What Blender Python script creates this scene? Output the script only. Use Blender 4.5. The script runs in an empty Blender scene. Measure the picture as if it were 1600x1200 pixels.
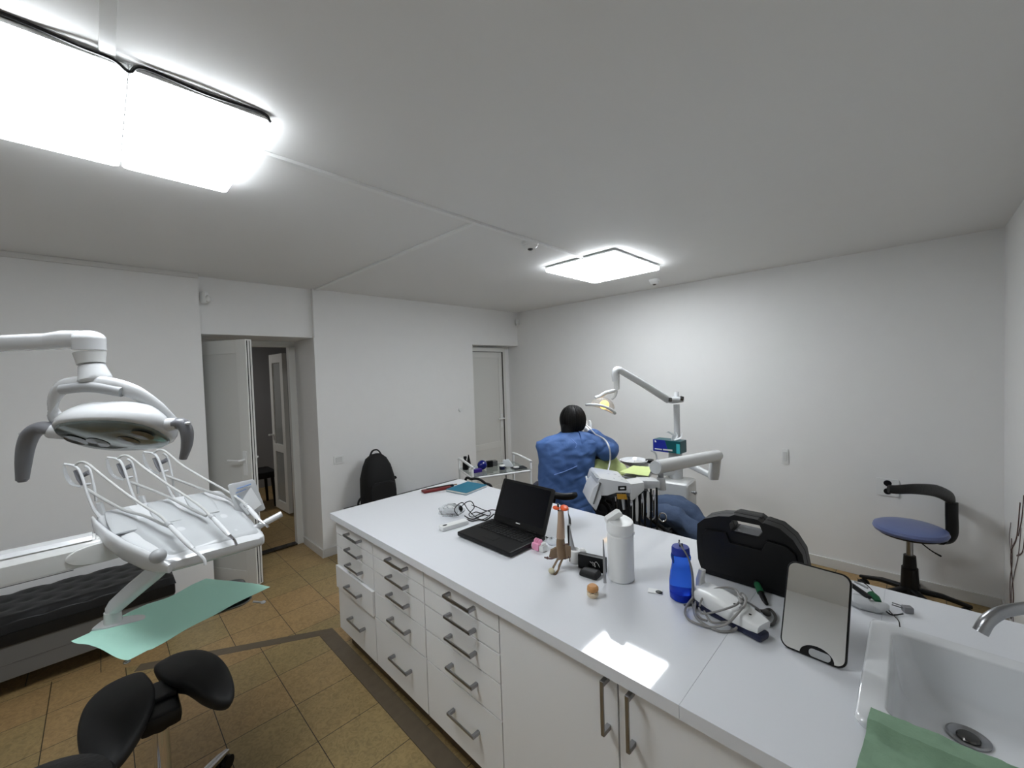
import bpy, bmesh, math, random
from mathutils import Vector, Matrix, noise
S = bpy.context.scene
C = S.collection
random.seed(7)
PI = math.pi

# ------------------------------------------------------------------ camera, world, lights, exposure
CAMH = 1.7
F_PX = 637.5
def _cam_axes(yaw=45.33, pit=1.62, rol=-1.873):
    yaw, pit, rol = (math.radians(a) for a in (yaw, pit, rol))
    f = Vector((-math.cos(yaw)*math.cos(pit), math.sin(yaw)*math.cos(pit), -math.sin(pit)))
    r = f.cross(Vector((0, 0, 1))).normalized()
    u = r.cross(f)
    c, s = math.cos(rol), math.sin(rol)
    return c*r+s*u, -s*r+c*u, f
CR, CU, CF = _cam_axes()
CO = Vector((0, 0, CAMH))
cd = bpy.data.cameras.new('camera')
cam = bpy.data.objects.new('camera', cd)
C.objects.link(cam)
S.camera = cam
cd.sensor_fit = 'HORIZONTAL'
cd.sensor_width = 36.0
cd.lens = F_PX*36.0/1600.0
cd.clip_start = 0.02
m = Matrix.Identity(4)
for i in range(3):
    m[i][0], m[i][1], m[i][2], m[i][3] = CR[i], CU[i], -CF[i], CO[i]
cam.matrix_world = m

W = bpy.data.worlds.new('world')
S.world = W
W.use_nodes = True
W.node_tree.nodes['Background'].inputs[0].default_value = (0.8, 0.85, 0.9, 1)
W.node_tree.nodes['Background'].inputs[1].default_value = 0.05
S.view_settings.view_transform = 'Standard'
S.view_settings.look = 'None'
S.view_settings.gamma = 1.0
S.view_settings.use_curve_mapping = False
S.view_settings.exposure = 0.55
LAMP_BIG = 14.0      # radiance of the ceiling panels near the camera
LAMP_FAR = 14.3

def ray(px, py): return CF + (px-800)/F_PX*CR - (py-600)/F_PX*CU
def PX(px, py, d): return CO + ray(px, py)*d                      # a point at depth d in front of the camera
def at(px, py, ax, v):                                             # the point where a sight line meets a world plane
    d = ray(px, py); i = 'xyz'.index(ax)
    return CO + d*((v-CO[i])/d[i])

# ------------------------------------------------------------------ materials
def lin(c):
    return tuple(((x/255)/12.92 if x/255 <= 0.04045 else (((x/255)+0.055)/1.055)**2.4) for x in c)+(1.0,)
MATS = {}
def mat(name, rgb, rough=0.5, metal=0.0, spec=0.5, trans=0.0, emis=None, estr=0.0, bump=0.0, bscale=30.0, var=0.0, coat=0.0, alpha=1.0, sss=0.0, ior=1.45):
    if name in MATS: return MATS[name]
    M = bpy.data.materials.new(name); M.use_nodes = True
    nt = M.node_tree; b = nt.nodes['Principled BSDF']
    b.inputs['Base Color'].default_value = lin(rgb)
    b.inputs['Roughness'].default_value = rough
    b.inputs['Metallic'].default_value = metal
    b.inputs['Specular IOR Level'].default_value = spec
    b.inputs['Transmission Weight'].default_value = trans
    b.inputs['Coat Weight'].default_value = coat
    b.inputs['Alpha'].default_value = alpha
    b.inputs['IOR'].default_value = ior
    if emis:
        b.inputs['Emission Color'].default_value = lin(emis)
        b.inputs['Emission Strength'].default_value = estr
    tc = nt.nodes.new('ShaderNodeTexCoord')
    if bump or var:
        n = nt.nodes.new('ShaderNodeTexNoise'); n.inputs['Scale'].default_value = bscale
        n.inputs['Detail'].default_value = 4
        nt.links.new(tc.outputs['Object'], n.inputs['Vector'])
        if bump:
            bp = nt.nodes.new('ShaderNodeBump'); bp.inputs['Strength'].default_value = bump
            bp.inputs['Distance'].default_value = 0.01
            nt.links.new(n.outputs['Fac'], bp.inputs['Height'])
            nt.links.new(bp.outputs['Normal'], b.inputs['Normal'])
        if var:
            mx = nt.nodes.new('ShaderNodeMix'); mx.data_type = 'RGBA'
            mx.inputs[6].default_value = tuple(x*(1-var) for x in lin(rgb)[:3])+(1,)
            mx.inputs[7].default_value = tuple(min(1, x*(1+var)) for x in lin(rgb)[:3])+(1,)
            nt.links.new(n.outputs['Fac'], mx.inputs[0])
            nt.links.new(mx.outputs[2], b.inputs['Base Color'])
    MATS[name] = M
    return M
M_wall = mat('wall_paint', (236, 236, 235), 0.65, bump=0.12, bscale=9, var=0.015)
M_ceil = mat('ceiling_paint', (230, 230, 229), 0.7, bump=0.05, bscale=5, var=0.01)
M_base = mat('baseboard_white', (214, 213, 210), 0.35)
M_worktop = mat('white_gloss_worktop', (226, 228, 232), 0.045, spec=0.55)
M_cab = mat('cabinet_white', (234, 234, 234), 0.28)
M_cabin = mat('cabinet_gap_dark', (40, 38, 36), 0.7)
M_kick = mat('brown_plinth', (92, 74, 52), 0.5)
M_steel = mat('brushed_steel', (158, 159, 161), 0.28, metal=1.0)
M_chrome = mat('chrome', (205, 205, 208), 0.08, metal=1.0)
M_dkchrome = mat('dark_chrome', (95, 94, 92), 0.2, metal=1.0)
M_pvc = mat('white_pvc', (222, 222, 218), 0.3)
M_pvcp = mat('pvc_door_panel', (216, 216, 212), 0.32)
M_black = mat('black_plastic', (9, 9, 10), 0.42, spec=0.35)
M_blackm = mat('black_matte', (12, 12, 13), 0.75)
M_rubber = mat('black_rubber', (13, 13, 14), 0.6)
M_leather = mat('black_leather', (12, 12, 13), 0.45, bump=0.15, bscale=60)
M_ware = mat('dental_white', (212, 214, 216), 0.16, coat=0.3)
M_ware2 = mat('dental_shade_white', (214, 215, 214), 0.22)
M_grey = mat('grey_grip', (118, 119, 124), 0.35)
M_grey2 = mat('light_grey_plastic', (176, 178, 180), 0.3)
M_silic = mat('silicone_mat', (182, 185, 187), 0.3)
M_hose = mat('hose_grey', (186, 187, 186), 0.4)
M_paper = mat('green_paper', (188, 238, 221), 0.75, bump=0.1, bscale=40)
M_paperg = mat('sink_green_cloth', (132, 162, 136), 0.85, bump=0.5, bscale=35, var=0.1)
M_ceramic = mat('white_ceramic', (226, 228, 230), 0.07, coat=0.5)
M_lime = mat('lime_paper', (206, 220, 150), 0.8, bump=0.2, bscale=30)
M_gown = mat('blue_gown', (74, 108, 166), 0.7, bump=0.9, bscale=9, var=0.12)
M_hair = mat('dark_hair', (12, 10, 9), 0.55, spec=0.3, bump=0.3, bscale=60)
M_skin = mat('skin', (205, 160, 138), 0.5)
M_glove = mat('white_glove', (226, 230, 232), 0.4)
M_denim = mat('blue_denim', (74, 90, 118), 0.85, bump=0.9, bscale=16, var=0.15)
M_dark = mat('dark_cloth', (36, 38, 42), 0.8, bump=0.2)
M_glass = mat('clear_glass', (235, 245, 245), 0.02, trans=1.0, ior=1.45)
M_teal = mat('teal_cover', (28, 108, 134), 0.55)
M_pages = mat('book_pages', (232, 230, 224), 0.8)
M_red = mat('maroon_leather', (104, 28, 28), 0.5)
M_wood = mat('brown_wood', (120, 82, 44), 0.5)
M_white = mat('white_plastic', (232, 233, 232), 0.3)
M_clear = mat('clear_plastic', (232, 236, 240), 0.08, trans=0.85, ior=1.2)
M_pink = mat('pink_plaster', (236, 160, 192), 0.6)
M_amber = mat('amber_translucent', (150, 124, 98), 0.25, trans=0.35)
M_orange = mat('orange_plastic', (240, 96, 40), 0.35)
M_bluec = mat('blue_clear_plastic', (60, 120, 245), 0.05, trans=0.85, ior=1.25)
M_bluelid = mat('blue_lid', (24, 48, 150), 0.35)
M_navy = mat('navy_plastic', (20, 26, 56), 0.4)
M_bulb = mat('blue_rubber_bulb', (16, 26, 110), 0.2, coat=0.5)
M_violet = mat('violet_plastic', (52, 28, 120), 0.4)
M_tooth = mat('plaster_cast', (222, 204, 176), 0.6, var=0.1)
M_cast = mat('plaster_tan', (196, 142, 88), 0.6, var=0.1)
M_greenb = mat('green_band', (26, 92, 58), 0.5)
M_seatblue = mat('blue_grey_vinyl', (100, 112, 156), 0.28)
M_mirror = mat('mirror_glass', (240, 242, 242), 0.01, metal=1.0)
M_mustard = mat('mustard_label', (196, 148, 48), 0.5)
M_boxb = mat('glove_box_blue', (26, 42, 150), 0.4)
M_boxt = mat('glove_box_teal', (12, 84, 92), 0.4)
M_boxc = mat('glove_box_cyan', (70, 196, 206), 0.4)
M_tissue = mat('white_tissue', (240, 242, 244), 0.8)
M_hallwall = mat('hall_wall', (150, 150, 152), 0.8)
M_line = mat('dark_line', (96, 94, 90), 0.7)
M_lens = mat('lamp_cover_glass', (112, 122, 120), 0.16, metal=0.55, coat=0.4)
M_reflr = mat('lamp_reflector', (34, 40, 40), 0.12, coat=0.6)
M_twig = mat('brown_twig_print', (92, 70, 66), 0.7)
M_twig2 = mat('grey_twig_print', (140, 128, 130), 0.7)
M_screen = mat('dark_screen', (5, 6, 14), 0.12)
M_ink = mat('blue_ink', (96, 128, 176), 0.6)

def lamp_mat(name, strength):
    M = bpy.data.materials.new(name); M.use_nodes = True
    nt = M.node_tree; nt.nodes.clear()
    o = nt.nodes.new('ShaderNodeOutputMaterial'); e = nt.nodes.new('ShaderNodeEmission')
    e.inputs[0].default_value = (0.915, 0.96, 1.0, 1); e.inputs[1].default_value = strength
    nt.links.new(e.outputs[0], o.inputs[0])
    return M
M_lampbig = lamp_mat('panel_light_near', LAMP_BIG)
M_lampfar = lamp_mat('panel_light_far', LAMP_FAR)
M_bulbon = mat('warm_bulb', (255, 205, 110), 0.3, emis=(255, 196, 90), estr=2.2)

def floor_material():
    M = bpy.data.materials.new('brown_slate_tile'); M.use_nodes = True
    nt = M.node_tree; b = nt.nodes['Principled BSDF']; N = nt.nodes.new; L = nt.links.new
    tc = N('ShaderNodeTexCoord')
    def bricks(ox, oy):
        mp = N('ShaderNodeMapping'); mp.inputs['Location'].default_value = (-ox, -oy, 0)
        L(tc.outputs['Object'], mp.inputs['Vector'])
        br = N('ShaderNodeTexBrick'); br.offset = 0.0; br.squash = 1.0
        br.inputs['Scale'].default_value = 1.0; br.inputs['Mortar Size'].default_value = 0.0022
        br.inputs['Mortar Smooth'].default_value = 0.3; br.inputs['Bias'].default_value = 0.0
        br.inputs['Brick Width'].default_value = 0.307; br.inputs['Row Height'].default_value = 0.305
        br.inputs['Color1'].default_value = (0.0, 0, 0, 1); br.inputs['Color2'].default_value = (1, 1, 1, 1)
        br.inputs['Mortar'].default_value = (0.5, 0.5, 0.5, 1)
        L(mp.outputs[0], br.inputs['Vector'])
        return br
    b1 = bricks(-2.305, 0.65); b2 = bricks(-2.35, 0.85)
    sx = N('ShaderNodeSeparateXYZ'); L(tc.outputs['Object'], sx.inputs[0])
    # side of the slanted band: n.(p-p0)
    m1 = N('ShaderNodeMath'); m1.operation = 'MULTIPLY_ADD'; m1.inputs[1].default_value = -0.87; m1.inputs[2].default_value = -0.87*2.97
    L(sx.outputs[0], m1.inputs[0])
    m2 = N('ShaderNodeMath'); m2.operation = 'MULTIPLY_ADD'; m2.inputs[1].default_value = 0.49; m2.inputs[2].default_value = -0.49*0.78
    L(sx.outputs[1], m2.inputs[0])
    m3 = N('ShaderNodeMath'); m3.operation = 'ADD'; L(m1.outputs[0], m3.inputs[0]); L(m2.outputs[0], m3.inputs[1])
    gt = N('ShaderNodeMath'); gt.operation = 'GREATER_THAN'; gt.inputs[1].default_value = 0.0; L(m3.outputs[0], gt.inputs[0])
    def mix(a, bb, fac, t='RGBA'):
        x = N('ShaderNodeMix'); x.data_type = t
        ia, ib, o = (6, 7, 2) if t == 'RGBA' else (2, 3, 0)
        for s, i in ((a, ia), (bb, ib), (fac, 0)):
            if hasattr(s, 'links'): L(s, x.inputs[i])
            else: x.inputs[i].default_value = s
        return x.outputs[o]
    tone = mix(b1.outputs['Color'], b2.outputs['Color'], gt.outputs[0])
    mort = mix(b1.outputs['Fac'], b2.outputs['Fac'], gt.outputs[0], 'FLOAT')
    n1 = N('ShaderNodeTexNoise'); n1.inputs['Scale'].default_value = 5.5; n1.inputs['Detail'].default_value = 8; n1.inputs['Distortion'].default_value = 1.6
    L(tc.outputs['Object'], n1.inputs['Vector'])
    n2 = N('ShaderNodeTexNoise'); n2.inputs['Scale'].default_value = 26; n2.inputs['Detail'].default_value = 6; n2.inputs['Distortion'].default_value = 2.5
    L(tc.outputs['Object'], n2.inputs['Vector'])
    cr = N('ShaderNodeValToRGB'); e = cr.color_ramp.elements
    e[0].position = 0.3; e[0].color = lin((136, 116, 80)); e[1].position = 0.7; e[1].color = lin((172, 142, 98))
    L(n1.outputs['Fac'], cr.inputs[0])
    veins = N('ShaderNodeValToRGB'); e = veins.color_ramp.elements
    e[0].position = 0.36; e[0].color = lin((112, 92, 60)); e[1].position = 0.6; e[1].color = lin((188, 160, 112))
    L(n2.outputs['Fac'], veins.inputs[0])
    base = mix(cr.outputs[0], veins.outputs[0], 0.5)
    tint = mix(lin((150, 136, 90)), lin((178, 140, 94)), tone)
    base = mix(base, tint, 0.4)
    col = mix(base, lin((44, 36, 24)), mort)
    L(col, b.inputs['Base Color'])
    b.inputs['Roughness'].default_value = 0.42
    bp = N('ShaderNodeBump'); bp.inputs['Strength'].default_value = 0.45; bp.inputs['Distance'].default_value = 0.004
    hm = N('ShaderNodeMath'); hm.operation = 'SUBTRACT'; L(n2.outputs['Fac'], hm.inputs[0]); L(mort, hm.inputs[1])
    L(hm.outputs[0], bp.inputs['Height']); L(bp.outputs[0], b.inputs['Normal'])
    return M
M_floor = floor_material()
M_strip = mat('grey_brown_floor_strip', (104, 92, 76), 0.5, var=0.2, bump=0.3, bscale=18)

# ------------------------------------------------------------------ geometry helpers (world coordinates)
def V(*a): return Vector(a)
def merge(bm, tmp, M=None):
    if M is not None: bmesh.ops.transform(tmp, matrix=M, verts=tmp.verts)
    me = bpy.data.meshes.new('t'); tmp.to_mesh(me); tmp.free(); bm.from_mesh(me); bpy.data.meshes.remove(me)
    return bm
def box(bm, c, s, rz=0.0, bev=0.0, rot=None, seg=2):
    t = bmesh.new(); bmesh.ops.create_cube(t, size=1.0)
    bmesh.ops.scale(t, vec=Vector(s), verts=t.verts)
    if bev > 0: bmesh.ops.bevel(t, geom=list(t.edges), offset=min(bev, min(s)*0.49), segments=seg, profile=0.6, affect='EDGES')
    R = rot.to_4x4() if rot is not None else Matrix.Rotation(rz, 4, 'Z')
    return merge(bm, t, Matrix.Translation(Vector(c)) @ R)
def slab(bm, x0, x1, y0, y1, z0, z1, bev=0.0):
    return box(bm, ((x0+x1)/2, (y0+y1)/2, (z0+z1)/2), (abs(x1-x0), abs(y1-y0), abs(z1-z0)), bev=bev)
def frame_of(d):
    d = Vector(d).normalized(); up = Vector((0, 0, 1)) if abs(d.z) < 0.95 else Vector((1, 0, 0))
    a = d.cross(up).normalized(); b = a.cross(d).normalized()
    return a, b
def rings(bm, R, cap0=True, cap1=True):
    vs = [[bm.verts.new(p) for p in r] for r in R]
    n = len(vs[0])
    for i in range(len(vs)-1):
        for j in range(n):
            k = (j+1) % n
            bm.faces.new((vs[i][j], vs[i][k], vs[i+1][k], vs[i+1][j]))
    if cap0: bm.faces.new(list(reversed(vs[0])))
    if cap1: bm.faces.new(vs[-1])
    return bm
def cyl(bm, p0, p1, r0, r1=None, seg=20):
    r1 = r0 if r1 is None else r1
    p0, p1 = Vector(p0), Vector(p1); a, b = frame_of(p1-p0)
    return rings(bm, [[p+(a*math.cos(2*PI*j/seg)+b*math.sin(2*PI*j/seg))*r for j in range(seg)] for p, r in ((p0, r0), (p1, r1))])
def catmull(pts, n=6):
    pts = [Vector(p) for p in pts]; out = []
    P = [pts[0]*2-pts[1]]+pts+[pts[-1]*2-pts[-2]]
    for i in range(1, len(P)-2):
        for k in range(n):
            t = k/n; a, b, c, d = P[i-1], P[i], P[i+1], P[i+2]
            out.append(0.5*((2*b)+(c-a)*t+(2*a-5*b+4*c-d)*t*t+(3*b-a-3*c+d)*t**3))
    out.append(pts[-1]); return out
def tube(bm, pts, r, seg=10, smooth=6, flat=1.0, side=None):
    """round or flattened tube; r a number or one per control point"""
    m = len(pts)
    rr = [r]*m if not isinstance(r, (list, tuple)) else list(r)
    q = catmull(pts, smooth) if smooth else [Vector(p) for p in pts]
    nq = len(q); R = []
    prev = None
    for i, p in enumerate(q):
        d = (q[min(i+1, nq-1)]-q[max(i-1, 0)])
        if d.length < 1e-9: d = Vector((0, 0, 1))
        d.normalize()
        if side is not None:
            a = Vector(side); a = (a-d*a.dot(d))
            if a.length < 1e-4: a = frame_of(d)[0]
            a.normalize()
        elif prev is None: a = frame_of(d)[0]
        else:
            a = prev-d*prev.dot(d)
            a = a.normalized() if a.length > 1e-6 else frame_of(d)[0]
        prev = a; b = d.cross(a)
        t = i/(nq-1)*(m-1); k = min(int(t), m-2); rad = rr[k]+(rr[k+1]-rr[k])*(t-k)
        R.append([p+(a*math.cos(2*PI*j/seg)+b*math.sin(2*PI*j/seg)*flat)*rad for j in range(seg)])
    return rings(bm, R)
def lathe(bm, prof, c, seg=28, axis=(0, 0, 1)):
    """prof: (radius, height) pairs"""
    c = Vector(c); ax = Vector(axis).normalized(); a, b = frame_of(ax)
    return rings(bm, [[c+ax*h+(a*math.cos(2*PI*j/seg)+b*math.sin(2*PI*j/seg))*max(r, 1e-4) for j in range(seg)] for r, h in prof])
def ball(bm, c, r, rot=None, u=20, v=12):
    t = bmesh.new(); bmesh.ops.create_uvsphere(t, u_segments=u, v_segments=v, radius=1.0)
    r = r if isinstance(r, (tuple, list)) else (r, r, r)
    bmesh.ops.scale(t, vec=Vector(r), verts=t.verts)
    return merge(bm, t, Matrix.Translation(Vector(c)) @ (rot.to_4x4() if rot is not None else Matrix.Identity(4)))
def prism(bm, poly, O, ex, ey, ez, depth, bev=0.0):
    """2-D polygon in the plane (ex, ey) at O, pushed along ez"""
    t = bmesh.new(); O, ex, ey, ez = Vector(O), Vector(ex), Vector(ey), Vector(ez)
    vs = [t.verts.new(O+ex*x+ey*y) for x, y in poly]
    f = t.faces.new(vs)
    r = bmesh.ops.extrude_face_region(t, geom=[f])
    bmesh.ops.translate(t, vec=ez*depth, verts=[g for g in r['geom'] if isinstance(g, bmesh.types.BMVert)])
    bmesh.ops.recalc_face_normals(t, faces=t.faces)
    if bev > 0: bmesh.ops.bevel(t, geom=[e for e in t.edges if len(e.link_faces) == 2 and e.calc_face_angle(0) > 0.9], offset=bev, segments=2, profile=0.6, affect='EDGES')
    return merge(bm, t)
def rrect(w, h, r, n=6, cx=0, cy=0):
    out = []
    for sx, sy, a0 in ((1, 1, 0), (-1, 1, PI/2), (-1, -1, PI), (1, -1, 3*PI/2)):
        for k in range(n+1):
            a = a0+k/n*PI/2
            out.append((cx+sx*(w/2-r)+r*math.cos(a), cy+sy*(h/2-r)+r*math.sin(a)))
    return out
def sheet(bm, f, nu, nv, th=0.0):
    """grid surface f(u, v), optional thickness downwards"""
    g = [[bm.verts.new(f(i/nu, j/nv)) for j in range(nv+1)] for i in range(nu+1)]
    fs = []
    for i in range(nu):
        for j in range(nv):
            fs.append(bm.faces.new((g[i][j], g[i+1][j], g[i+1][j+1], g[i][j+1])))
    if th:
        bmesh.ops.recalc_face_normals(bm, faces=fs)
        bmesh.ops.solidify(bm, geom=fs, thickness=th)
    return bm
def super_ring(c, ex, ey, w, h, p=4.0, n=24):
    out = []
    for j in range(n):
        a = 2*PI*j/n; ca, sa = math.cos(a), math.sin(a)
        out.append(c+ex*(w*math.copysign(abs(ca)**(2/p), ca))+ey*(h*math.copysign(abs(sa)**(2/p), sa)))
    return out
def loft(bm, secs, side, p=4.0, n=24):
    """secs: (centre, half width along side, half height); round ended bar"""
    R = []
    q = [Vector(s[0]) for s in secs]
    for i, s in enumerate(secs):
        d = (q[min(i+1, len(q)-1)]-q[max(i-1, 0)]).normalized()
        a = Vector(side); a = (a-d*a.dot(d)).normalized(); b = d.cross(a)
        R.append(super_ring(q[i], a, b, s[1], s[2], p, n))
    return rings(bm, R)

# ------------------------------------------------------------------ objects
def thing(name, label, cat, loc, group=None):
    o = bpy.data.objects.new(name, None); C.objects.link(o); o.empty_display_size = 0.05
    o.location = Vector(loc); o['label'] = label; o['category'] = cat
    if group: o['group'] = group
    return o
def root_loc(o):
    v = Vector((0, 0, 0))
    while o is not None: v += o.location; o = o.parent
    return v
def obj(name, bm, material, parent=None, loc=None, sharp=35, smooth=True, label=None):
    """one mesh object; vertices arrive in world coordinates"""
    org = root_loc(parent) if parent is not None else (Vector(loc) if loc is not None else Vector((0, 0, 0)))
    bmesh.ops.recalc_face_normals(bm, faces=bm.faces)
    bmesh.ops.translate(bm, vec=-org, verts=bm.verts)
    me = bpy.data.meshes.new(name); bm.to_mesh(me); bm.free()
    if smooth:
        me.shade_smooth(); me.set_sharp_from_angle(angle=math.radians(sharp))
    me.materials.append(material)
    o = bpy.data.objects.new(name, me); C.objects.link(o)
    if smooth:
        wn = o.modifiers.new('weighted_normal', 'WEIGHTED_NORMAL'); wn.keep_sharp = True
    if parent is not None: o.parent = parent
    else: o.location = org
    if label: o['label'] = label
    return o
def tag(o, label, cat, group=None, kind=None):
    o['label'] = label; o['category'] = cat
    if group: o['group'] = group
    if kind: o['kind'] = kind
    return o
def struct(name, bm, m, parent=None, label=None, **k):
    o = obj(name, bm, m, parent, **k)
    if parent is None: o['kind'] = 'structure'
    if label: o['label'] = label
    return o
def dup(o, parent=None, off=(0, 0, 0)):
    c = o.copy(); C.objects.link(c); c.parent = parent
    c.location = o.location+Vector(off)
    for ch in list(o.children): dup(ch, c)
    return c
def skin(name, nodes, edges, m, parent, sub=2, root=0, smoothshade=True):
    """nodes: (point, (rx, ry)) in world coordinates"""
    org = root_loc(parent)
    me = bpy.data.meshes.new(name)
    me.from_pydata([tuple(Vector(p)-org) for p, r in nodes], edges, [])
    o = bpy.data.objects.new(name, me); C.objects.link(o); o.parent = parent
    md = o.modifiers.new('skin', 'SKIN'); md.use_smooth_shade = True; md.branch_smoothing = 0.6
    for i, (p, r) in enumerate(nodes):
        sv = me.skin_vertices[0].data[i]
        sv.radius = r if isinstance(r, tuple) else (r, r)
        sv.use_root = (i == root)
    o.modifiers.new('subdivision', 'SUBSURF').levels = sub
    o.modifiers['subdivision'].render_levels = sub
    me.materials.append(m)
    return o
B = bmesh.new

# ------------------------------------------------------------------ the room
HC = 2.54
XL, XD, YR, XR, YB = -3.95, -4.0, 4.19, 0.42, -1.9
b = B(); sheet(b, lambda u, v: V(-7.6+8.1*u, YB+(YR+0.1-YB)*v, 0), 1, 1); struct('floor', b, M_floor)
b = B(); slab(b, -4.7, XR+0.1, YB-0.1, YR+0.1, HC, HC+0.1); struct('ceiling', b, M_ceil)
b = B(); slab(b, -4.62, XL, YB, 0.575, 0, HC); struct('wall_left', b, M_wall)
b = B(); slab(b, -4.62, XD-0.03, 0.575, 1.43, 2.087, HC); struct('wall_door_lintel', b, M_wall)
b = B(); slab(b, -4.62, XD, 1.43, 3.352, 0, HC); slab(b, -4.62, XD, 3.352, YR, 2.072, HC); struct('wall_door', b, M_wall)
b = B(); slab(b, -4.7, XR+0.1, YR, YR+0.1, 0, HC); struct('wall_right', b, M_wall)
b = B(); slab(b, XR, XR+0.1, YB, YR, 0, HC); struct('wall_side', b, M_wall)
b = B(); slab(b, -4.62, XR+0.1, YB-0.1, YB, 0, HC); struct('wall_back', b, M_wall)
b = B(); slab(b, -4.0, XR, YR-0.014, YR, 0, 0.078, 0.004); struct('baseboard_right', b, M_base)
b = B(); slab(b, XD, XD+0.014, 1.43, 3.352, 0, 0.078, 0.004); slab(b, -4.5, XD+0.014, 1.416, 1.43, 0, 0.078, 0.004); struct('baseboard_door', b, M_base)
b = B(); slab(b, XR-0.014, XR, 2.1, YR, 0, 0.078, 0.004); struct('baseboard_side', b, M_base)
b = B(); slab(b, XL, XL+0.02, YB, 0.575, HC-0.035, HC, 0.006); struct('trim_1', b, M_base)
b = B(); slab(b, XD-0.004, XD+0.006, 1.428, 1.436, 2.087, HC); struct('trim_2', b, M_base)
# dark border strip along the island, then a slanted darker band across the tiles
b = B(); slab(b, -2.80, XR-0.3, 0.955, 1.045, -0.002, 0.0012); struct('trim_3', b, M_strip)
b = B()
prism(b, [(-3.36, 0.105), (-3.297, 0.072), (-2.79, 0.985), (-2.80, 1.045), (-2.83, 1.045)], (0, 0, -0.001), (1, 0, 0), (0, 1, 0), (0, 0, 1), 0.002)
struct('floor_band', b, M_strip)

# passage behind the open door
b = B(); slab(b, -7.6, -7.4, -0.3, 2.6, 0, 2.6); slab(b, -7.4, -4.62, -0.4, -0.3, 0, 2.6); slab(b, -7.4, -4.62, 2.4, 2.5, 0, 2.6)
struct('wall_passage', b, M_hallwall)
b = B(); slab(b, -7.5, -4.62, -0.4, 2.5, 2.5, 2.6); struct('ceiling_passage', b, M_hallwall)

# door 1: frame in the deep opening, leaf swung into the room
D1 = thing('door_1', 'white plastic door standing open into the room beside the left wall', 'door', (-4.56, 0.5, 0)); D1['kind'] = 'structure'
b = B(); slab(b, -4.60, -4.53, 1.365, 1.43, 0, 2.05, 0.006); slab(b, -4.60, -4.53, 0.44, 0.5, 0, 2.05, 0.006)
slab(b, -4.60, -4.53, 0.44, 1.43, 2.03, 2.087, 0.006); obj('door_frame', b, M_pvc, D1)
b = B(); slab(b, -4.60, -4.52, 0.5, 1.365, 0, 0.018, 0.004); obj('threshold', b, M_dkchrome, D1)
h = V(-4.54, 0.49, 0); e = V(-3.86, 0.868, 0); d = (e-h).normalized(); nrm = V(-d.y, d.x, 0); LL = (e-h).length
def leafbox(bm, s0, s1, z0, z1, t0, t1, bev=0.003):
    c = h+d*((s0+s1)/2)+nrm*((t0+t1)/2); c.z = (z0+z1)/2
    box(bm, c, (s1-s0, abs(t1-t0), z1-z0), rz=math.atan2(d.y, d.x), bev=bev)
b = B()
leafbox(b, 0, 0.1, 0.02, 2.04, -0.03, 0.03); leafbox(b, LL-0.1, LL, 0.02, 2.04, -0.03, 0.03)
leafbox(b, 0.1, LL-0.1, 0.02, 0.13, -0.03, 0.03); leafbox(b, 0.1, LL-0.1, 1.93, 2.04, -0.03, 0.03)
obj('door_stile', b, M_pvc, D1)
b = B(); leafbox(b, 0.09, LL-0.09, 0.12, 1.94, -0.024, 0.024); obj('door_panel', b, M_pvcp, D1)
b = B(); leafbox(b, LL-0.012, LL+0.002, 0.03, 2.03, 0.006, 0.012); leafbox(b, LL-0.006, LL+0.002, 0.03, 2.03, -0.018, -0.01); obj('door_gasket', b, M_black, D1)
b = B(); leafbox(b, LL-0.075, LL-0.035, 0.93, 1.13, -0.038, -0.03); leafbox(b, LL-0.075, LL-0.035, 0.93, 1.13, 0.03, 0.038)
for sgn in (-1, 1):
    p = h+d*(LL-0.055)+nrm*(sgn*0.035)+V(0, 0, 1.06)
    tube(b, [p, p+nrm*(sgn*0.045), p+nrm*(sgn*0.055)-d*0.02, p+nrm*(sgn*0.055)-d*0.115], 0.009, 8)
obj('door_handle', b, M_white, D1)

# door 2: closed door in the corner recess
D2 = thing('door_2', 'closed white plastic door in the corner recess', 'door', (-4.2, 3.7, 0)); D2['kind'] = 'structure'
b = B(); slab(b, -4.24, -4.14, 4.02, 4.07, 0, 2.0, 0.004); slab(b, -4.24, -4.14, 3.352, 3.40, 0, 2.0, 0.004); slab(b, -4.24, -4.14, 3.352, 4.07, 1.995, 2.05, 0.004); obj('door_frame', b, M_pvc, D2)
b = B(); slab(b, -4.25, -4.16, 3.95, 4.016, 0.02, 1.99, 0.004); slab(b, -4.25, -4.16, 3.404, 3.46, 0.02, 1.99, 0.004)
slab(b, -4.25, -4.16, 3.46, 3.95, 1.91, 1.99, 0.004); slab(b, -4.25, -4.16, 3.46, 3.95, 0.02, 0.13, 0.004); slab(b, -4.25, -4.16, 3.46, 3.95, 0.66, 0.74, 0.004)
obj('door_stile', b, M_pvc, D2)
b = B(); slab(b, -4.25, -4.168, 3.455, 3.955, 0.1, 1.93); obj('door_panel', b, M_pvcp, D2)
b = B(); slab(b, -4.168, -4.158, 3.965, 3.998, 0.93, 1.12, 0.003); tube(b, [(-4.158, 3.98, 1.06), (-4.11, 3.98, 1.06), (-4.105, 3.96, 1.06), (-4.105, 3.87, 1.06)], 0.009, 8); obj('door_handle', b, M_white, D2)
b = B(); slab(b, -4.16, -4.139, 4.0165, 4.0195, 0.02, 1.99); slab(b, -4.16, -4.139, 3.404, 4.0195, 1.990, 1.9935); obj('door_gasket', b, M_line, D2)
b = B(); slab(b, -4.62, -4.2, 4.07, YR, 0, 2.072); slab(b, -4.62, -4.2, 3.352, 4.07, 2.05, 2.072); slab(b, -4.62, -4.25, 3.352, 4.07, 0, 2.05); struct('wall_recess', b, M_wall)

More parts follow.
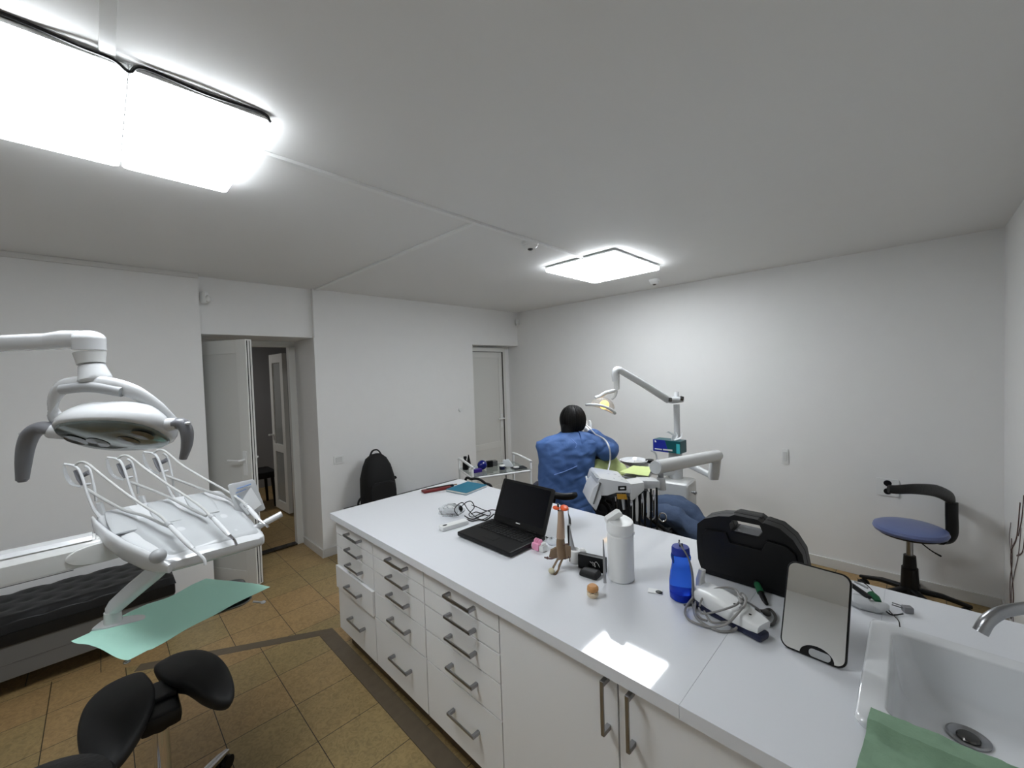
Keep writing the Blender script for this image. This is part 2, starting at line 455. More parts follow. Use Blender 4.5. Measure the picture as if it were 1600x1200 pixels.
# far leaf seen through door 1
fd = thing('passage_door', 'glazed white door leaf ajar in the passage beyond the open door', 'door', (-5.9, 1.75, 0))
a0, a1 = V(-6.02, 1.60, 0), V(-5.55, 1.62, 0)
def fl(bm, s0, s1, z0, z1, t, bev=0.003):
    dd = (a1-a0).normalized(); L_ = (a1-a0).length
    c = a0+dd*((s0+s1)/2*L_); c.z = (z0+z1)/2
    box(bm, c, ((s1-s0)*L_, t, z1-z0), rz=math.atan2(dd.y, dd.x), bev=bev)
b = B(); fl(b, 0, .2, 0.03, 2.03, .05); fl(b, .8, 1, 0.03, 2.03, .05); fl(b, .2, .8, 0.03, .14, .05); fl(b, .2, .8, 1.92, 2.03, .05); fl(b, .2, .8, .78, .88, .05); obj('door_stile', b, M_pvc, fd)
b = B(); fl(b, .2, .8, .14, 1.92, .02); obj('door_panel', b, mat('frosted_panel', (150, 152, 150), 0.2), fd)
b = B(); fl(b, .05, .14, .98, 1.0, .16); obj('door_handle', b, M_white, fd)

pl_ = bpy.data.lights.new('passage_fill_light', 'AREA'); pl_.energy = 9; pl_.size = .6; pl_.color = (1, .98, .95)  # fill light added to brighten the dark passage; no fixture hangs there
plo = bpy.data.objects.new('passage_fill_light', pl_); C.objects.link(plo); plo.location = (-6.6, .3, 2.45)
# passage chair
ch = thing('passage_chair', 'dark padded chair standing in the unlit passage', 'chair', (-6.35, 1.42, 0))
b = B(); box(b, (-6.35, 1.42, 0.44), (0.45, 0.45, 0.09), bev=0.03); obj('seat', b, M_blackm, ch)
b = B(); box(b, (-6.53, 1.28, 0.74), (0.07, 0.26, 0.55), bev=0.03); obj('backrest', b, M_blackm, ch)
for sx in (-1, 1):
    for sy in (-1, 1):
        b = B(); cyl(b, (-6.35+sx*.19, 1.42+sy*.19, 0), (-6.35+sx*.17, 1.42+sy*.17, 0.41), 0.016, 0.022, 10); obj('leg', b, M_black, ch)

# ------------------------------------------------------------------ ceiling
def panel(x0, x1, y0, y1, m, label, grp):
    t = thing('ceiling_light', label, 'ceiling light', ((x0+x1)/2, (y0+y1)/2, HC), grp)
    b = B(); prism(b, rrect(x1-x0-.001, y1-y0-.001, .012), ((x0+x1)/2, (y0+y1)/2, 2.519), (1, 0, 0), (0, 1, 0), (0, 0, 1), 0.010); obj('frame', b, M_white, t)
    b = B(); prism(b, rrect(x1-x0-.006, y1-y0-.006, .02), ((x0+x1)/2, (y0+y1)/2, 2.497), (1, 0, 0), (0, 1, 0), (0, 0, 1), 0.024); obj('diffuser', b, m, t)
    for yy in (y0+.07, y1-.07):
        b = B(); slab(b, (x0+x1)/2-.12, (x0+x1)/2+.12, yy-.012, yy+.012, 2.529, HC); obj('mounting_bracket', b, M_dkchrome, t)
    return t
panel(-2.07, -1.447, -0.229, 0.089, M_lampbig, 'lit white panel light above the dental lamp, the half cut by the left frame edge', 'near ceiling panel lights')
panel(-2.07, -1.447, 0.091, 0.415, M_lampbig, 'lit white panel light near the camera, the half ending at the cable channel', 'near ceiling panel lights')
panel(-2.106, -1.474, 2.543, 2.897, M_lampfar, 'lit white panel light over the far dental chair, half nearer the camera', 'far ceiling panel lights')
panel(-2.106, -1.474, 2.899, 3.254, M_lampfar, 'lit white panel light over the far dental chair, half beside the smoke detector', 'far ceiling panel lights')
b = B(); tube(b, [(-1.437, -0.24, 2.53), (-1.442, -0.1, 2.534), (-1.437, 0.0, 2.524), (-1.437, 0.06, 2.522), (-1.441, 0.09, 2.508), (-1.437, 0.12, 2.530), (-1.438, 0.25, 2.524), (-1.441, 0.39, 2.532), (-1.46, 0.42, 2.524)], 0.0045, 6)
tag(obj('power_cable', b, M_black, loc=(-1.437, 0, 2.52)), 'thin black cable along the edge of the near panel lights', 'cable')
def raceway(poly, label, w=0.028, hgt=0.014):
    b = B()
    for p, q in zip(poly[:-1], poly[1:]):
        p, q = Vector(p), Vector(q); dd = q-p
        box(b, (p+q)/2+V(0, 0, HC-hgt/2), (dd.length, w, hgt), rz=math.atan2(dd.y, dd.x), bev=0.003)
    return tag(obj('cable_channel', b, M_white, loc=Vector(poly[0])+V(0, 0, HC)), label, 'cable channel', 'ceiling cable channels')
raceway([(-1.70, 0.416, 0), (-1.745, 2.542, 0)], 'long white cable channel joining the two ceiling lights')
raceway([(-1.735, 1.50, 0), (-3.995, 1.46, 0)], 'white cable channel branching across the ceiling to the door wall', 0.03, 0.012)
raceway([(-1.446, 0.05, 0), (0.42, 0.05, 0)], 'short white cable channel meeting the near panel light', 0.03)
def detector(x, y, label, r=0.05):
    t = thing('smoke_detector', label, 'smoke detector', (x, y, HC))
    b = B(); lathe(b, [(0.001, 0), (r, 0), (r, -0.016), (r*.9, -0.022)], (x, y, HC), 24); obj('base', b, M_white, t)
    b = B(); lathe(b, [(r*.86, -0.02), (r*.86, -0.03), (r*.6, -0.043), (0.001, -0.046)], (x, y, HC), 24); obj('cover', b, M_white, t)
    b = B(); lathe(b, [(r*.30, -0.040), (r*.32, -0.049), (r*.2, -0.053), (0.001, -0.054)], (x, y, HC), 20); obj('sensor', b, M_dkchrome, t)
detector(-1.77, 2.0, 'round white smoke detector hanging on the long cable channel', 0.055)
detector(-1.765, 3.76, 'small round white smoke detector beyond the far ceiling light', 0.05)
def motion(x, y, z, nx, ny, label):
    b = B(); R = Matrix.Rotation(0.2, 3, 'Y'); box(b, (x+nx*.03, y+ny*.03, z), (0.05, 0.05, 0.1), bev=0.02, rot=Matrix.Rotation(PI/4, 3, 'Z'))
    ball(b, (x+nx*.05, y+ny*.05, z-.01), (0.022, 0.022, 0.03))
    tag(obj('motion_sensor', b, M_white, loc=(x, y, z)), label, 'motion sensor')
motion(-4.02, 0.585, 2.37, 1, 1, 'small white motion sensor above the open door')
motion(-3.99, 4.18, 2.395, 1, -1, 'small white motion sensor high in the far corner')

def wallplate(O, ex, n, w, hh, label, name='wall_switch', cat='wall switch', sock=0):
    ez = V(0, 0, 1); t = thing(name, label, cat, O)
    b = B(); prism(b, rrect(w, hh, .008), Vector(O), ex, ez, n, .009, .002); obj('plate', b, M_white, t)
    if sock:
        for k in range(sock):
            c = Vector(O)+ez*((k-(sock-1)/2)*.062)
            b = B(); cyl(b, c+Vector(n)*.008, c+Vector(n)*.012, .024, .022, 20); obj('socket', b, M_black, t)
    else:
        b = B(); prism(b, rrect(w*.62, hh*.62, .004), Vector(O)+Vector(n)*.008, ex, ez, n, .005, .001); obj('rocker', b, M_ware2, t)
    return t
wallplate(V(XD, 1.61, 0.906), V(0, 1, 0), V(1, 0, 0), 0.10, 0.08, 'white wall switch to the right of the open doorway')
wallplate(V(-0.81, YR, 0.889), V(1, 0, 0), V(0, -1, 0), 0.05, 0.13, 'narrow white switch alone on the long right wall')
wallplate(V(-0.151, YR, 0.733), V(1, 0, 0), V(0, -1, 0), 0.13, 0.13, 'white double wall socket behind the backrest of the blue stool', 'wall_socket', 'wall socket', 2)
b = B(); cyl(b, V(XD, 3.12, 1.262), V(XD+.02, 3.12, 1.262), .03, .026, 22); tag(obj('door_chime_button', b, M_white, loc=(XD, 3.12, 1.262)), 'small round white knob on the wall beside the corner door', 'wall button')

# twig decal on the side wall
tw = thing('wall_sticker', 'brown twig decal on the wall at the right frame edge', 'wall sticker', (XR, 3.8, 0.1))
rnd = random.Random(3)
def twig(pts, m, r=.004):
    b = B(); tube(b, [V(XR-.002, 3.97-(4.18-y)*2.6, z*1.12) for y, z in pts], r, 5, 5, flat=.3, side=(0, 1, 0)); obj('twig', b, m, tw)
twig([(4.17, .02), (4.12, .22), (4.16, .42), (4.08, .58), (4.04, .78)], M_twig, .008)
twig([(4.15, .05), (4.17, .25), (4.14, .40), (4.15, .52)], M_twig, .006)
twig([(4.10, .03), (4.15, .20), (4.11, .36), (4.06, .50), (4.03, .66)], M_twig2, .006)
twig([(4.14, .40), (4.18, .50), (4.16, .60)], M_twig2, .005)
twig([(4.08, .48), (4.01, .56), (3.98, .70)], M_twig, .005)
twig([(4.06, .60), (4.02, .72), (4.00, .84)], M_twig, .006)
twig([(3.96, .90), (3.93, .92), (3.90, .90)], M_twig, .006)

# ------------------------------------------------------------------ the island
ZT = 0.86
XC = [-2.575, -2.088, -1.596, -1.097, -0.605, -0.113, 0.415]
YF, YK = 1.0, 1.98
cabs = thing_names = None
zj = [0.815, 0.737, 0.656, 0.541, 0.400, 0.135]
def handle_mesh(x, y, z, L_=0.175, vert=False):
    b = B(); a = V(0, 0, 1) if vert else V(1, 0, 0)
    c = V(x, y, z); s = (0.011, 0.006, L_) if vert else (L_, 0.006, 0.011)
    box(b, c+V(0, -0.033, 0), s, bev=0.0015)
    for k in (-1, 1):
        p = c+a*(k*(L_/2-0.008))
        box(b, p+V(0, -0.017, 0), (0.014, 0.034, 0.014), bev=0.002)
    return b
hz = [0.780, 0.692, 0.600, 0.474, 0.278]
names = ['white drawer cabinet at the far left end of the island', 'white drawer cabinet second from the left end of the island', 'white drawer cabinet next to the tall doors of the island']
hproto = None
for i in range(3):
    x0, x1 = XC[i], XC[i+1]
    t = thing('drawer_cabinet', names[i], 'cabinet', ((x0+x1)/2, (YF+YK)/2, 0), 'drawer cabinets of the island')
    b = B(); slab(b, x0+.001, x1-.001, YF+0.021, YK, 0.125, 0.8225)
    obj('body', b, M_cab if i == 0 else M_cabin, t)
    b = B(); slab(b, x0+.001, x1-.001, YF+0.07, YK-.02, 0.0, 0.125); obj('plinth', b, M_kick, t)
    for k in range(5):
        off = -0.012 if (i == 0 and k == 3) else 0.0
        b = B(); slab(b, x0+.0025, x1-.0025, YF+off, YF+0.018+off, zj[k+1]+.003, zj[k]-.003 if k else 0.818, .0012)
        dr = obj('drawer', b, M_cab, t)
        hx = (x0+x1)/2+0.03
        hb = handle_mesh(hx, YF+off, hz[k]); obj('drawer_handle', hb, M_steel, dr)
dn = ['white cabinet under the island with a tall plain door, beside the drawers', 'white cabinet under the island, its door handle at its left edge', 'white sink cabinet at the right end of the island']
hxs = [-0.637, -0.558, -0.066]
for i in range(3):
    x0, x1 = XC[3+i], XC[4+i]
    t = thing('door_cabinet', dn[i], 'cabinet', ((x0+x1)/2, (YF+YK)/2, 0), 'door cabinets of the island')
    b = B()
    if i < 2: slab(b, x0+.001, x1-.001, YF+0.021, YK, 0.125, 0.8225)
    else:
        slab(b, x0+.001, x0+.017, YF+0.021, YK, 0.125, 0.8225); slab(b, x1-.017, x1-.001, YF+0.021, YK, 0.125, 0.8225)
        slab(b, x0+.017, x1-.017, YK-.016, YK, 0.125, 0.8225); slab(b, x0+.017, x1-.017, YF+0.021, YK-.016, 0.125, 0.141)
    obj('body', b, M_cabin, t)
    b = B(); slab(b, x0+.001, x1-.001, YF+0.07, YK-.02, 0.0, 0.125); obj('plinth', b, M_kick, t)
    b = B(); slab(b, x0+.0025, x1-.0025, YF, YF+0.018, .137, .818, .0012); dr = obj('door', b, M_cab, t)
    obj('door_handle', handle_mesh(hxs[i], YF, 0.735, 0.16, True), M_steel, dr)

# worktop: long piece and the piece holding the sink (with a real opening)
b = B(); slab(b, -2.604, -0.4205, 0.978, 2.0, 0.8235, ZT, 0.0008)
tag(obj('worktop', b, M_worktop, loc=(-1.5, 1.49, 0.8235)), 'long glossy white island worktop holding the laptop and bottles', 'worktop')
b = B(); SX0, SX1, SY0, SY1 = -0.06, 0.385, 1.235, 1.655
slab(b, -0.420, SX0-.02, 0.978, 2.0, 0.8235, ZT, 0.0008); slab(b, SX0-.02, XR, 0.978, SY0-.02, 0.8235, ZT, 0.0008)
slab(b, SX0-.02, XR, SY1+.02, 2.0, 0.8235, ZT, 0.0008)
tag(obj('worktop', b, M_worktop, loc=(0, 1.49, 0.8235)), 'short white worktop piece around the sink', 'worktop')

# sink
t = thing('sink', 'white ceramic sink with a raised rim set into the island', 'sink', (0.15, 1.45, 0.72))
ox0, ox1, oy0, oy1, zr = -0.104, 0.405, 1.188, 1.70, 0.884
def rr3(x0, x1, y0, y1, r, z, n=7):
    return [V(x, y, z) for x, y in rrect(x1-x0, y1-y0, r, n, (x0+x1)/2, (y0+y1)/2)]
b = B()
R = [rr3(ox0+.006, ox1-.006, oy0+.006, oy1-.006, .022, ZT), rr3(ox0, ox1, oy0, oy1, .022, zr-.01), rr3(ox0+.003, ox1-.003, oy0+.003, oy1-.003, .022, zr-.002), rr3(ox0+.008, ox1-.008, oy0+.008, oy1-.008, .022, zr),
     rr3(SX0+.004, SX1-.004, SY0+.004, SY1-.004, .03, zr), rr3(SX0+.010, SX1-.008, SY0+.010, SY1-.010, .035, zr-.006), rr3(SX0+.016, SX1-.03, SY0+.02, SY1-.02, .045, zr-.06),
     rr3(SX0+.03, SX1-.08, SY0+.035, SY1-.035, .06, .765), rr3(SX0+.055, SX1-.12, SY0+.06, SY1-.06, .06, .742), rr3(.045, .14, 1.46, 1.55, .04, .738)]
rings(b, R, cap0=False, cap1=True); obj('basin', b, M_ceramic, t, sharp=50)
DC = V(0.093, 1.505, 0.739)
b = B(); lathe(b, [(.0, .0005), (.040, .0005), (.0405, .004), (.036, .0065), (.029, .004), (.024, .001), (.0, .001)], DC, 32); dr = obj('drain', b, M_steel, t)
b = B(); lathe(b, [(.0, .0015), (.022, .002), (.019, .006), (.007, .007), (.0, .007)], DC, 24); obj('drain_plug', b, M_dkchrome, dr)
b = B(); prism(b, rrect(.04, .02, .008), (SX1-.012, 1.36, .86), (0, 1, 0), (0, 0, 1), (-1, 0, 0), .008, .002); obj('overflow_trim', b, M_dkchrome, t)

# faucet
t = thing('faucet', 'brushed steel faucet arching over the sink from the right', 'faucet', (0.335, 1.83, ZT))
b = B(); lathe(b, [(.0, .0), (.028, .0), (.028, .008), (.02, .012), (.019, .12), (.016, .13), (0, .13)], (0.335, 1.83, ZT), 24); obj('base', b, M_steel, t)
b = B(); tube(b, [(.335, 1.83, .98), (.325, 1.81, 1.02), (.285, 1.76, 1.045), (.22, 1.68, 1.048), (.165, 1.635, 1.035), (.135, 1.612, 1.01), (.12, 1.60, .977)], [.014, .014, .014, .014, .0145, .015, .0155], 16); obj('spout', b, M_steel, t)
b = B(); tube(b, [(.335, 1.83, .95), (.36, 1.87, .965), (.38, 1.93, .99)], [.008, .007, .006], 10); obj('lever', b, M_steel, t)
# soap bottle just reaching the frame
t = thing('soap_dispenser', 'white rounded soap bottle behind the faucet at the right edge', 'bottle', (0.272, 1.95, ZT))
b = B(); lathe(b, [(0, 0), (.03, .0), (.034, .01), (.034, .07), (.026, .09), (.012, .095), (0, .095)], (0.272, 1.95, ZT), 24); obj('bottle', b, M_white, t)
b = B(); lathe(b, [(0, .094), (.009, .094), (.009, .115), (0, .115)], (0.272, 1.95, ZT), 14); tube(b, [(.272, 1.95, ZT+.11), (.28, 1.93, ZT+.115), (.285, 1.91, ZT+.105)], .005, 8); obj('pump', b, M_white, t)

# green cloth draped over the front rim of the sink
b = B()
def cloth(u, v):
    x = -0.094+0.40*u; y = 0.985+0.25*v
    if v < .02: x += 0
    x += .018*v*(1-u)
    z = ZT+.004
    if x > ox0-.012 and y > oy0-.018:
        k = min(1, (x-(ox0-.012))/.02, (y-(oy0-.018))/.02); z += (zr-ZT)*k
    z += .003*(noise.noise(V(x*22, y*22, 1))+1)+.005*max(0, noise.noise(V(x*45, y*14, 3)))+.003*max(0, noise.noise(V(x*18+y*40, y*50, 7)))
    if v > .98: y += .004*noise.noise(V(x*30, 0, 5))
    return V(x, y, z)
sheet(b, cloth, 60, 44, .0018)
tag(obj('green_cloth', b, M_paperg, loc=(0.05, 1.1, ZT)), 'green surgical sheet lying over the front rim of the sink', 'cloth')

# ------------------------------------------------------------------ things on the island
Z = ZT+0.0005
def T(px, py, z=Z): return at(px, py, 'z', z)

# laptop
t = thing('laptop', 'open black laptop with a dark screen on the island', 'laptop', (-1.495, 1.39, Z))
b = B(); box(b, (-1.495, 1.393, Z+.016), (.385, .25, .022), bev=.006); slab(b, -1.66, -1.33, 1.30, 1.49, Z, Z+.006); obj('base', b, M_black, t)
b = B()
for i in range(14):
    for j in range(5):
        slab(b, -1.66+i*.0236, -1.66+i*.0236+.0195, 1.385+j*.0205, 1.385+j*.0205+.017, Z+.027, Z+.0295)
kb = obj('keyboard', b, M_blackm, t, smooth=False)
b = B(); prism(b, rrect(.085, .05, .006), (-1.50, 1.335, Z+.0268), (1, 0, 0), (0, 1, 0), (0, 0, 1), .0008); obj('touchpad', b, M_black, t)
th = math.radians(24); ey = V(0, math.sin(th), math.cos(th)); nn = V(0, -math.cos(th), math.sin(th)); O = V(-1.495, 1.513, Z+.022)
b = B(); prism(b, rrect(.37, .235, .01, cy=.1175), O, (1, 0, 0), ey, -nn, .012, .003); lid = obj('lid', b, M_black, t)
b = B(); prism(b, rrect(.335, .188, .002, cy=.128), O+nn*.0006, (1, 0, 0), ey, -nn, .001); obj('screen', b, M_screen, lid)
b = B(); prism(b, rrect(.03, .005, .001, cy=.022), O+nn*.0009, (1, 0, 0), ey, -nn, .001); obj('logo', b, M_white, lid)
b = B(); cyl(b, O+V(-.14, 0.004, 0), O+V(.14, 0.004, 0), .009); obj('hinge', b, M_black, t)

# notebook, wallet, pen
t = thing('notebook', 'teal notebook lying near the far left corner of the island', 'notebook', (-2.325, 1.85, Z))
b = B(); box(b, (-2.325, 1.85, Z+.0085), (.186, .226, .013), rz=.17, bev=.001); obj('pages', b, M_pages, t)
b = B(); box(b, (-2.325, 1.85, Z+.001), (.192, .232, .002), rz=.17, bev=.0008); box(b, (-2.325, 1.85, Z+.0162), (.192, .232, .003), rz=.17, bev=.001); obj('cover', b, M_teal, t)
p, q = T(666, 769), T(699, 763); c = (p+q)/2; a = math.atan2(q.y-p.y, q.x-p.x)
t = thing('glasses_case', 'slim maroon and black case beside the teal notebook', 'case', c)
b = B(); box(b, c+V(0, 0, .008), (.215, .07, .016), rz=a, bev=.007); obj('body', b, M_red, t)
b = B(); box(b, c+V(-.01, .036, .010)+V(0, 0, 0), (.21, .028, .018), rz=a, bev=.007); obj('flap', b, M_black, t)
p, q = T(696, 761), T(714, 757.5)
b = B(); cyl(b, p+V(0, 0, .005), q+V(0, 0, .005), .0045, .004, 10); tag(obj('pencil', b, M_wood, loc=p), 'brown pencil lying between the case and the teal notebook', 'pencil')

# charger bag
c = T(700, 806)
t = thing('plastic_bag', 'clear crumpled bag with a white charger left of the laptop', 'bag', c)
b = B(); ball(b, c+V(0, 0.02, .028), (.085, .06, .032)); 
for v in b.verts: v.co += V(1, 1, .6)*(.022*noise.noise(v.co*38)); v.co.z = max(v.co.z, Z+.0005)
obj('film', b, mat('bag_film', (240, 242, 244), .12, trans=.92, ior=1.06), t, sharp=25)
c2 = T(704, 803); b = B(); box(b, c2+V(0, .01, .022), (.07, .045, .03), rz=.5, bev=.005); obj('charger', b, M_white, t)
b = B(); box(b, c2+V(-.02, .035, .026), (.07, .04, .025), rz=.3, bev=.005); obj('grey_box', b, M_grey2, t)
p, q = T(690, 829), T(728, 818); c = (p+q)/2; a = math.atan2(q.y-p.y, q.x-p.x)
t = thing('power_adapter', 'white adapter with a black oval lying in front of the bag', 'adapter', c)
b = B(); box(b, c+V(0, 0, .012), ((q-p).length+.01, .05, .024), rz=a, bev=.006); obj('body', b, M_white, t)
ca = c+V(-.055*math.cos(a), -.055*math.sin(a), .0245)
b = B(); ball(b, ca, (.014, .009, .001), rot=Matrix.Rotation(a, 3, 'Z')); obj('socket', b, M_black, t)
# black cable tangle
b = B()
def loop(pts, r=.0028): tube(b, [T(x, y, Z+h_) for x, y, h_ in pts], r, 6, 6)
loop([(716, 806, .01), (710, 797, .05), (716, 788, .06), (724, 786, .05), (731, 796, .03), (741, 806, .006), (752, 812, .006), (762, 808, .006)])
loop([(722, 790, .05), (730, 784, .07), (737, 784, .07), (741, 793, .04), (733, 803, .02), (738, 808, .01), (752, 802, .01), (766, 797, .01), (775, 797, .02)])
loop([(737, 789, .05), (745, 792, .03), (756, 797, .02), (766, 800, .01), (764, 806, .005), (754, 803, .008), (744, 800, .01), (736, 803, .01)])
loop([(730, 812, .004), (738, 814, .005), (748, 812, .005), (757, 813, .005), (765, 809, .006), (772, 803, .02)], .0035)
loop([(726, 806, .01), (733, 810, .012), (741, 811, .006), (750, 807, .02), (758, 804, .02)], .0035)
tag(obj('cable', b, M_black, loc=T(740, 804)), 'tangled black charger cable behind the laptop', 'cable')
ball_b = B(); ball(ball_b, T(720, 795, Z+.045), (.012, .012, .02)); o = obj('cable_clip', ball_b, M_black, bpy.data.objects['cable'])

# pink and white jaw model with its clear bag
c = T(838, 861)+V(.004, .02, 0)
t = thing('jaw_model', 'pink and white plaster jaw model at the corner of the laptop', 'model', c)
b = B(); prism(b, [(-.035, -.018), (.012, -.022), (.012, .02), (-.03, .022)], c, (1, 0, 0), (0, 1, 0), (0, 0, 1), .034, .006)
for v in b.verts: v.co += V(1, 1, 0)*.003*noise.noise(v.co*60)
for dx in (-.026, -.012, .002): ball(b, c+V(dx, .004, .036), (.008, .013, .014))
obj('gum_base', b, M_pink, t)
b = B(); prism(b, [(.013, -.022), (.034, -.016), (.036, .016), (.013, .02)], c, (1, 0, 0), (0, 1, 0), (0, 0, 1), .030, .006); ball(b, c+V(.024, .0, .034), (.010, .014, .01)); ball(b, c+V(-.045, .0, .012), (.012, .014, .014)); obj('white_base', b, M_white, t)
c = T(858, 855)+V(0, .03, 0)
b = B(); ball(b, c+V(0, 0, .018), (.035, .025, .018))
for v in b.verts: v.co += V(1, 1, .5)*(.010*noise.noise(v.co*40+V(3, 1, 0))); v.co.z = max(v.co.z, Z+.0005)
tag(obj('clear_blister', b, mat('blister_film', (232, 236, 238), .1, trans=.8, ior=1.08), loc=c, sharp=180), 'small clear plastic blister behind the pink jaw model', 'blister')
p, q = T(853, 840), T(863, 845)
b = B(); cyl(b, p+V(0, 0, .004), q+V(0, 0, .004), .003, .003, 8); tag(obj('instrument_stick', b, M_black, loc=p), 'short black stick lying behind the pink jaw model', 'stick')

# amber measuring tool with an orange head
yb = 1.335
def A(px, py, y=yb): return at(px, py, 'y', y)
t = thing('amber_tool', 'upright brown translucent tool with an orange head beside the white pen charger', 'tool', V(-1.08, 1.33, Z))
b = B(); tube(b, [A(876, 798), A(876.5, 815), A(876, 840)], [.012, .0145, .018], 16, 4); obj('barrel', b, mat('pale_amber', (188, 160, 138), .25, trans=.2), t)
b = B(); tube(b, [A(876, 840), A(876, 850), A(878, 866), A(880, 872)], [.019, .022, .026, .025], 16, 4, flat=.75); 
prism(b, [(0, 0), (.020, .006), (.022, .052), (-.002, .062)], A(884, 872), CR, V(0, 0, 1), V(.7, -.7, 0), .012, .003)
prism(b, [(0, 0), (-.034, .004), (-.026, .036), (.002, .05)], A(870, 871), CR, V(0, 0, 1), V(.7, -.7, 0), .012, .003)
obj('body', b, M_amber, t)
b = B(); c = A(873.5, 793.5); ball(b, c-CR*.012, (.017, .012, .0085)); ball(b, c+CR*.022, (.030, .018, .0095), rot=Matrix.Rotation(-.75, 3, 'Z')); obj('orange_head', b, M_orange, t)
b = B(); box(b, c+V(-.002, -.004, .004), (.007, .016, .030), rz=.78, bev=.002); obj('clip', b, M_black, t)
b = B()
tube(b, [A(851, 871), A(861, 873), A(872, 870), A(882, 873), A(889, 870)], .0035, 8); tube(b, [A(855, 870), A(856, 873.5)], .005, 8)
tube(b, [A(880, 851), A(888, 850)], .0035, 8)
obj('crossbar', b, M_twig, t)
b = B(); tube(b, [A(872, 873), A(868, 880, 1.32), A(864, 888, 1.305), A(861, 897, 1.29)], .0045, 8); tube(b, [A(879, 873), A(874, 884, 1.32), A(872, 891, 1.31), A(866, 899, 1.285)], [.004, .005, .004, .006], 8); obj('leg', b, M_amber, t)
tip = T(861, 897)+V(0, 0.004, .012); b = B(); ball(b, tip, (.014, .012, .012)); obj('foot', b, mat('ivory_foot', (208, 200, 170), .5), t)

# white charger with the cordless pen
c = T(898, 880)+V(-.012, .018, 0); c.z = Z
t = thing('pen_charger', 'white charger base holding a slim cordless dental pen', 'charger', c)
b = B(); lathe(b, [(0, 0), (.032, 0), (.035, .004), (.034, .035), (.028, .05), (.019, .054), (.014, .044), (0, .044)], c, 32)
ball(b, c+V(.028, .018, .04), (.018, .018, .018)); obj('base', b, M_white, t)
pb = V(c.x-.006, c.y, Z+.04)
b = B(); tube(b, [pb, at(893, 850, 'y', c.y), at(888.5, 825, 'y', c.y), at(891, 818, 'y', c.y)], [.010, .0105, .008, .006], 14, 4); obj('pen_body', b, M_grey2, t)
b = B(); tube(b, [at(889.5, 860, 'y', c.y-.009), at(888.5, 840, 'y', c.y-.009), at(888, 821, 'y', c.y-.007)], .006, 8, 4, flat=.5); obj('pen_grip', b, M_black, t)
b = B(); tube(b, [at(890.5, 819, 'y', c.y), at(890, 810, 'y', c.y), at(888.2, 803, 'y', c.y), at(887.8, 796.5, 'y', c.y)], [.006, .005, .002, .0018], 10, 4); ball(b, at(887.8, 796, 'y', c.y), .0032); obj('pen_tip', b, M_dkchrome, t)
b = B(); prism(b, rrect(.0025, .02, .001), c+V(-.0, -.0355, .02), CR, V(0, 0, 1), V(0, -1, 0), .002); obj('indicator', b, M_black, t)

# black case with a white sketch on it
p, q = T(905, 888), T(944, 897); a = math.atan2(q.y-p.y, q.x-p.x); ww = (q-p).length+.012; c = (p+q)/2+V(-math.sin(a), math.cos(a), 0)*.014
t = thing('small_black_case', 'small black box with a white line drawing beside the tall white bottle', 'box', c)
b = B(); box(b, c+V(0, 0, .031), (ww, .028, .062), rz=a, bev=.006); obj('body', b, M_black, t)
eX = V(math.cos(a), math.sin(a), 0); nY = V(math.sin(a), -math.cos(a), 0)
def S_(x, z): return c+eX*x+nY*.0146+V(0, 0, z)
b = B(); tube(b, [S_(.004, .040), S_(.014, .034), S_(.018, .022), S_(.012, .028), S_(.020, .044), S_(.030, .036), S_(.036, .024)], .0009, 5); tube(b, [S_(-.006, .040), S_(.006, .032), S_(.008, .024)], .0008, 5); obj('drawing', b, M_white, t)
# spatula leaning between the box and the bottle
b = B(); P0, P1 = at(945, 897, 'y', 1.36), at(942.5, 843, 'y', 1.372); P0.z = Z+.002; tube(b, [P0, (P0+P1)/2, P1], [.006, .005, .002], 8, 3, flat=.3, side=CR)
tag(obj('spatula', b, M_steel, loc=P0), 'thin steel spatula standing against the tall white bottle', 'spatula')
# black puck
c = T(918, 903)+V(0, .02, 0); c.z = Z
b = B(); box(b, c+V(0, 0, .014), (.085, .055, .027), rz=.12, bev=.012, seg=3)
for v in b.verts:
    k = (v.co.z-Z)/.028; v.co.x = c.x+(v.co.x-c.x)*(1.0-.18*k); v.co.y = c.y+(v.co.y-c.y)*(1.0-.15*k)
tag(obj('computer_mouse', b, M_rubber, loc=c), 'small black rounded computer mouse in front of the white bottle', 'mouse')
# dental cast
c = T(922, 935)+V(0, .018, 0); c.z = Z
t = thing('tooth_cast', 'small two-part plaster tooth cast at the front of the island', 'dental cast', c)
b = B(); lathe(b, [(0, 0), (.017, 0), (.021, .006), (.021, .014), (.018, .018), (0, .018)], c, 20); 
for k in range(7): ball(b, c+V(.017*math.cos(k-PI*.8), .017*math.sin(k-PI*.8), .018), (.0045, .0045, .005))
obj('lower_cast', b, M_tooth, t)
b = B(); lathe(b, [(0, .022), (.018, .022), (.0215, .026), (.021, .036), (.015, .042), (0, .043)], c, 20)
for v in b.verts: v.co += V(1, 1, .4)*.002*noise.noise(v.co*90)
obj('upper_cast', b, M_cast, t)
b = B(); lathe(b, [(0, .018), (.0165, .018), (.0165, .0225), (0, .0225)], c, 16); obj('bite_gap', b, M_line, t)

